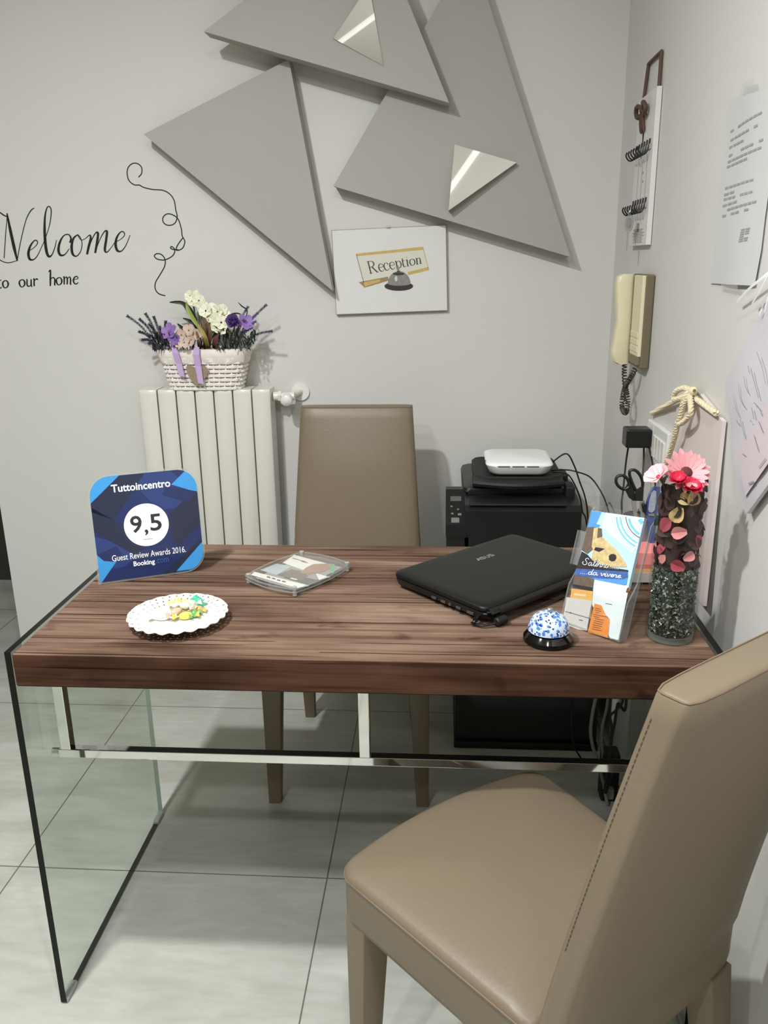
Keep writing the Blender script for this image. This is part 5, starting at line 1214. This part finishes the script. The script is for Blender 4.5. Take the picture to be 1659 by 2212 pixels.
# ------------------------------------------------------------------ glass vase with gravel and dried petals
vc = Vector((1.122, .110, DH-.0005)); VR, VH = .041, .275
vase = thing('glass_vase', 'tall clear glass cylinder vase at the right end of the desk', 'vase', vc)
obj('glass_wall', MB().lathe([(VR-.003, .0), (VR, .003), (VR, VH), (VR-.0026, VH), (VR-.0026, .012)], 48), VASEGLASS, vase, smooth=True, angle=40)
obj('glass_base', MB().lathe([(.0001, .0008), (VR-.004, .0008), (VR-.0028, .011), (.0001, .0115)], 40), VASEBASE, vase, smooth=True, angle=40)
gv = MB(); GZ0, GZ1 = .0125, .130
gv.lathe([(.0001, GZ0), (VR-.0075, GZ0), (VR-.0075, GZ1-.006), (.0001, GZ1-.003)], 24)
for i in range(2600):
    a = random.uniform(0, 2*PI); top_ = random.random() < .12
    r = (VR-.0064)*(math.sqrt(random.random()) if top_ else 1)-random.uniform(.0, .002); z = GZ1-.004+random.uniform(-.003, .004) if top_ else random.uniform(GZ0+.001, GZ1)
    c_ = Vector((r*math.cos(a), r*math.sin(a), z)); s_ = random.uniform(.0012, .0025); gv.m = random.choice((0, 0, 1, 1, 1, 2))
    q = Euler((random.uniform(0, 6), random.uniform(0, 6), 0)).to_matrix()
    v4 = [c_+q @ Vector(p)*s_ for p in ((1, 1, 1), (-1, -1, 1), (-1, 1, -1), (1, -1, -1))]
    for f4_ in ((0, 1, 2), (0, 3, 1), (0, 2, 3), (1, 3, 2)): gv.face([v4[k] for k in f4_])
go = obj('glass_gravel', gv, [mat('gravel_dark', (40, 46, 38), .15, var=.3, scale=300), mat('gravel_green', (92, 98, 86), .1, var=.3, scale=300), mat('gravel_pale', (160, 164, 152), .08, var=.2, scale=300)], matrix=Matrix.Translation(vc), kind='stuff', recalc=False)
tag(go, 'dark green crushed glass gravel filling the lower half of the glass vase', 'gravel')
def chip(name, label, group, m, p, n, size, cup=.5):
    M_ = facing(p, n, random.uniform(0, 6)); mb = MB()
    add_petal(mb, Matrix.Translation((-size*.5, 0, 0)), size, size*.85, cup, random.uniform(-.3, .4)); o = obj(name, mb, m, smooth=True, matrix=M_); return tag(o, label, 'dried petal', group)
DP = [mat('potpourri_a', (58, 30, 27), .7, var=.3, scale=60), mat('potpourri_b', (40, 20, 18), .7, var=.3, scale=60), mat('potpourri_c', (76, 48, 42), .7, var=.3, scale=60)]
k_ = 0
for lev in range(11):
    for j in range(10):
        a = 2*PI*(j+.5*(lev % 2))/10+random.uniform(-.15, .15); z = GZ1+.010+lev*.0128+random.uniform(-.003, .003)
        r = VR-.0105; p = vc+Vector((r*math.cos(a), r*math.sin(a), z)); n = Vector((math.cos(a), math.sin(a), random.uniform(-.25, .35)))
        if math.sin(a) > .75: continue
        chip('dried_petal', 'dark brown dried petal packed in the upper half of the glass vase', 'dark dried petals in the vase', DP[k_ % 3], p, n, random.uniform(.020, .027), .35); k_ += 1
for lev in range(5):
    for j in range(3):
        a = j*2.1+lev; p = vc+Vector((.016*math.cos(a), .016*math.sin(a), GZ1+.014+lev*.027))
        chip('dried_petal', 'dark brown dried petal packed in the upper half of the glass vase', 'dark dried petals in the vase', DP[j], p, Vector((math.cos(a), math.sin(a), .1)), .036, .3)
YS_ = mat('dried_slice', (206, 176, 122), .7, var=.12, scale=60); PKD = mat('dried_pink', (168, 72, 86), .6, var=.2, scale=60); PKL = mat('dried_pale_pink', (216, 140, 138), .6, var=.12, scale=60)
def onvase(px, py, inset=.0065):
    d = ray(px, py); o = CP-vc; r = VR-inset; A = d.x**2+d.y**2; B = 2*(o.x*d.x+o.y*d.y); C_ = o.x**2+o.y**2-r*r; D_ = max(0, B*B-4*A*C_)
    t_ = (-B-math.sqrt(D_))/(2*A); p = CP+d*t_; n = (p-vc); n.z = 0; return p, n.normalized()
for lb, px, py, m_, sz in (('tan dried slice at the upper right inside the vase', 1497, 1075, YS_, .026), ('tan dried slice at the top inside the vase, under the red flowers', 1480, 1078, YS_, .024), ('golden curled dried slice in the middle of the vase', 1463, 1112, YS_, .027),
        ('rose pink dried flower at the left inside the vase', 1440, 1134, PKD, .026), ('pale pink dried petal at the centre of the vase', 1467, 1150, PKL, .024), ('dusty pink dried petal at the right inside the vase', 1506, 1168, PKD, .019), ('pink dried petal low at the right inside the vase', 1487, 1202, PKL, .020),
        ('crimson dried petal resting on the gravel in the vase', 1464, 1222, PKD, .024), ('thin pink dried petal low at the left inside the vase', 1428, 1186, PKD, .018), ('small pink dried petal just above the gravel at the left', 1432, 1208, PKL, .016)):
    p, n = onvase(px, py, .0058); chip('coloured_petal', lb, None, m_, p, n+Vector((0, 0, .15)), sz, .45)
GP = mat('gerbera_pink', (240, 168, 172), .5, var=.10, scale=90); GPL = mat('pale_pink', (244, 196, 200), .5, var=.1, scale=90); GR = mat('raspberry', (216, 40, 76), .45, var=.15, scale=120); GC = mat('gerbera_heart', (92, 44, 40), .8, var=.3, scale=400)
topz = vc+Vector((0, 0, VH))
VF = vc+Vector((0, 0, VH-.04))
flower('pink_gerbera', 'large pink gerbera with a brown heart lying on top of the vase', at(1481, 1022, 1, .088), VF, .037, 16, GP, GC, (.12, -1, .75), .25, .10, wd=.86, layers=2, cr_=.28)
flower('pink_blossom', 'folded pale pink blossom hanging over the left rim of the vase', at(1423, 1031, 1, .085), VF+Vector((-.02, 0, 0)), .021, 5, GPL, GR, (-.75, -.30, .85), .6, .3, wd=1.1, cr_=.2)
flower('red_flower', 'raspberry red flower at the left under the gerbera', at(1464, 1037, 1, .066), VF, .014, 9, GR, GR, (-.1, -.55, .9), .5, .35, wd=1.3, layers=2)
flower('red_flower', 'raspberry red flower at the right under the gerbera', at(1491, 1055, 1, .066), VF+Vector((.01, 0, 0)), .018, 9, GR, GR, (.1, -.5, .95), .5, .35, wd=1.3, layers=2)

# ------------------------------------------------------------------ desk organiser with scissors, knife and note blocks
og = Vector((1.138, .43, DH-.0005)); org_ = thing('desk_organiser', 'grey wire mesh desk organiser behind the vase', 'desk organiser', og)
MW = mesh_wire_mat()
obj('cup', MB().lathe([(.0001, .0), (.033, .0), (.033, .105), (.0315, .105), (.0315, .003)], 32), MW, org_, smooth=True, angle=40, matrix=Matrix.Translation((.002, .03, .004)))
obj('cup_rim', MB().tube([(.002+.033*math.cos(a*PI/12), .03+.033*math.sin(a*PI/12), .109) for a in range(24)], .0016, 6, closed=True), SILVER, org_)
obj('note_tray', MB().box((.004, -.03, .004), (.094, .10, .004), bev=.001).box((.004, -.081, .014), (.094, .002, .020)).box((.004, .018, .014), (.094, .002, .02)).box((-.042, -.03, .014), (.002, .10, .02)).box((.05, -.03, .014), (.002, .10, .02)), mat('tray_grey', (186, 182, 176), .5), org_)
zz = DH-.0005+.0062
for lab, h_, c_ in (('crimson sticky note block at the bottom of the stack in the organiser', .012, (206, 84, 100)), ('amber sticky note block in the stack in the organiser', .011, (226, 176, 110)), ('brick red sticky note block in the middle of the stack', .008, (206, 116, 104)), ('salmon pink sticky note block on top of the stack', .024, (244, 142, 138))):
    o = obj('note_block', MB().box((0, 0, h_/2), (.080, .084, h_)), mat('note_%d_%d' % c_[:2], c_, .7, var=.04, scale=200), matrix=Matrix.Translation((og.x+.004, og.y-.031, zz)) @ Matrix.Rotation(random.uniform(-.03, .03), 4, 'Z')); tag(o, lab, 'note block'); zz += h_+.0003
# scissors: frame facing the camera
sb = at(1368, 1080, 1, .44); SM = frame(sb, (1, 0, 0), (-.05, .12, 1)); sci = thing('scissors', 'scissors with black handles standing in the mesh organiser', 'scissors', matrix=SM); gs = px2(SM)
def sc2(lst): return [gs(1320+cx/8.506, 1000+cy/8.506) for cx, cy in lst]
def hloop(pts, r): return MB().tube(cr([(x, y, 0) for x, y in sc2(pts+[pts[0]])], 5), r, 8)
obj('handle', hloop([(200, 225), (120, 250), (90, 330), (130, 420), (220, 480), (290, 470), (335, 420), (320, 340), (270, 260)], .0032).prism(sc2([(250, 470), (340, 330), (430, 520), (450, 690), (400, 695), (330, 640)]), -.0045, .0005), BLACK, sci, smooth=True, angle=40)
obj('handle', hloop([(400, 125), (345, 150), (345, 240), (400, 390), (460, 510), (520, 520), (575, 440), (575, 330), (530, 220), (460, 145)], .0032).prism(sc2([(440, 500), (590, 400), (575, 690), (430, 690)]), .0005, .0055), BLACK, sci, smooth=True, angle=40)
for k_, (p0, p1) in enumerate((((410, 690), (520, 900)), ((560, 690), (600, 1000)))):
    a, b = sc2([p0, p1]); obj('blade', MB().prism([(a[0]-.004, a[1]), (a[0]+.006, a[1]), (b[0]+.003, b[1]-.06), (b[0], b[1]-.062)], -.003+.003*k_, -.0015+.003*k_), SILVER, sci)
obj('pivot_screw', MB().tube([(*sc2([(530, 860)])[0], -.004), (*sc2([(530, 860)])[0], .004)], .003, 10), SILVER, sci)
kb2 = at(1407, 1080, 1, .43); KM = frame(kb2, (1, 0, 0), (0, .1, 1)); kn = thing('correction_roller', 'blue and clear correction roller standing in the mesh organiser', 'correction roller', matrix=KM); gk = px2(KM)
def kk(lst): return [gk(1320+cx/8.506, 1000+cy/8.506) for cx, cy in lst]
obj('shell', MB().prism(kk([(640, 940), (660, 720), (700, 580), (770, 460), (830, 430), (890, 430), (895, 600), (870, 800), (840, 955)]), -.008, .004), mat('blue_plastic', (36, 62, 128), .2, coat=.5), kn)
obj('clear_window', MB().prism(kk([(670, 850), (690, 680), (730, 540), (780, 490), (820, 520), (820, 700), (790, 860), (740, 905), (690, 895)]), .0041, .0058), mat('window_grey', (150, 160, 172), .1, var=.35, scale=150), kn)
obj('metal_tip', MB().prism(kk([(660, 925), (780, 915), (780, 970), (680, 960)]), .0041, .0062), SILVER, kn); obj('dark_clip', MB().prism(kk([(590, 770), (640, 750), (650, 880), (640, 935), (615, 930)]), -.006, .003), BLACK, kn)
obj('barrel', MB().prism(kk([(650, 930), (840, 940), (800, 1500), (700, 1500)]), -.006, .002), mat('blue_plastic', (36, 62, 128), .2), kn)
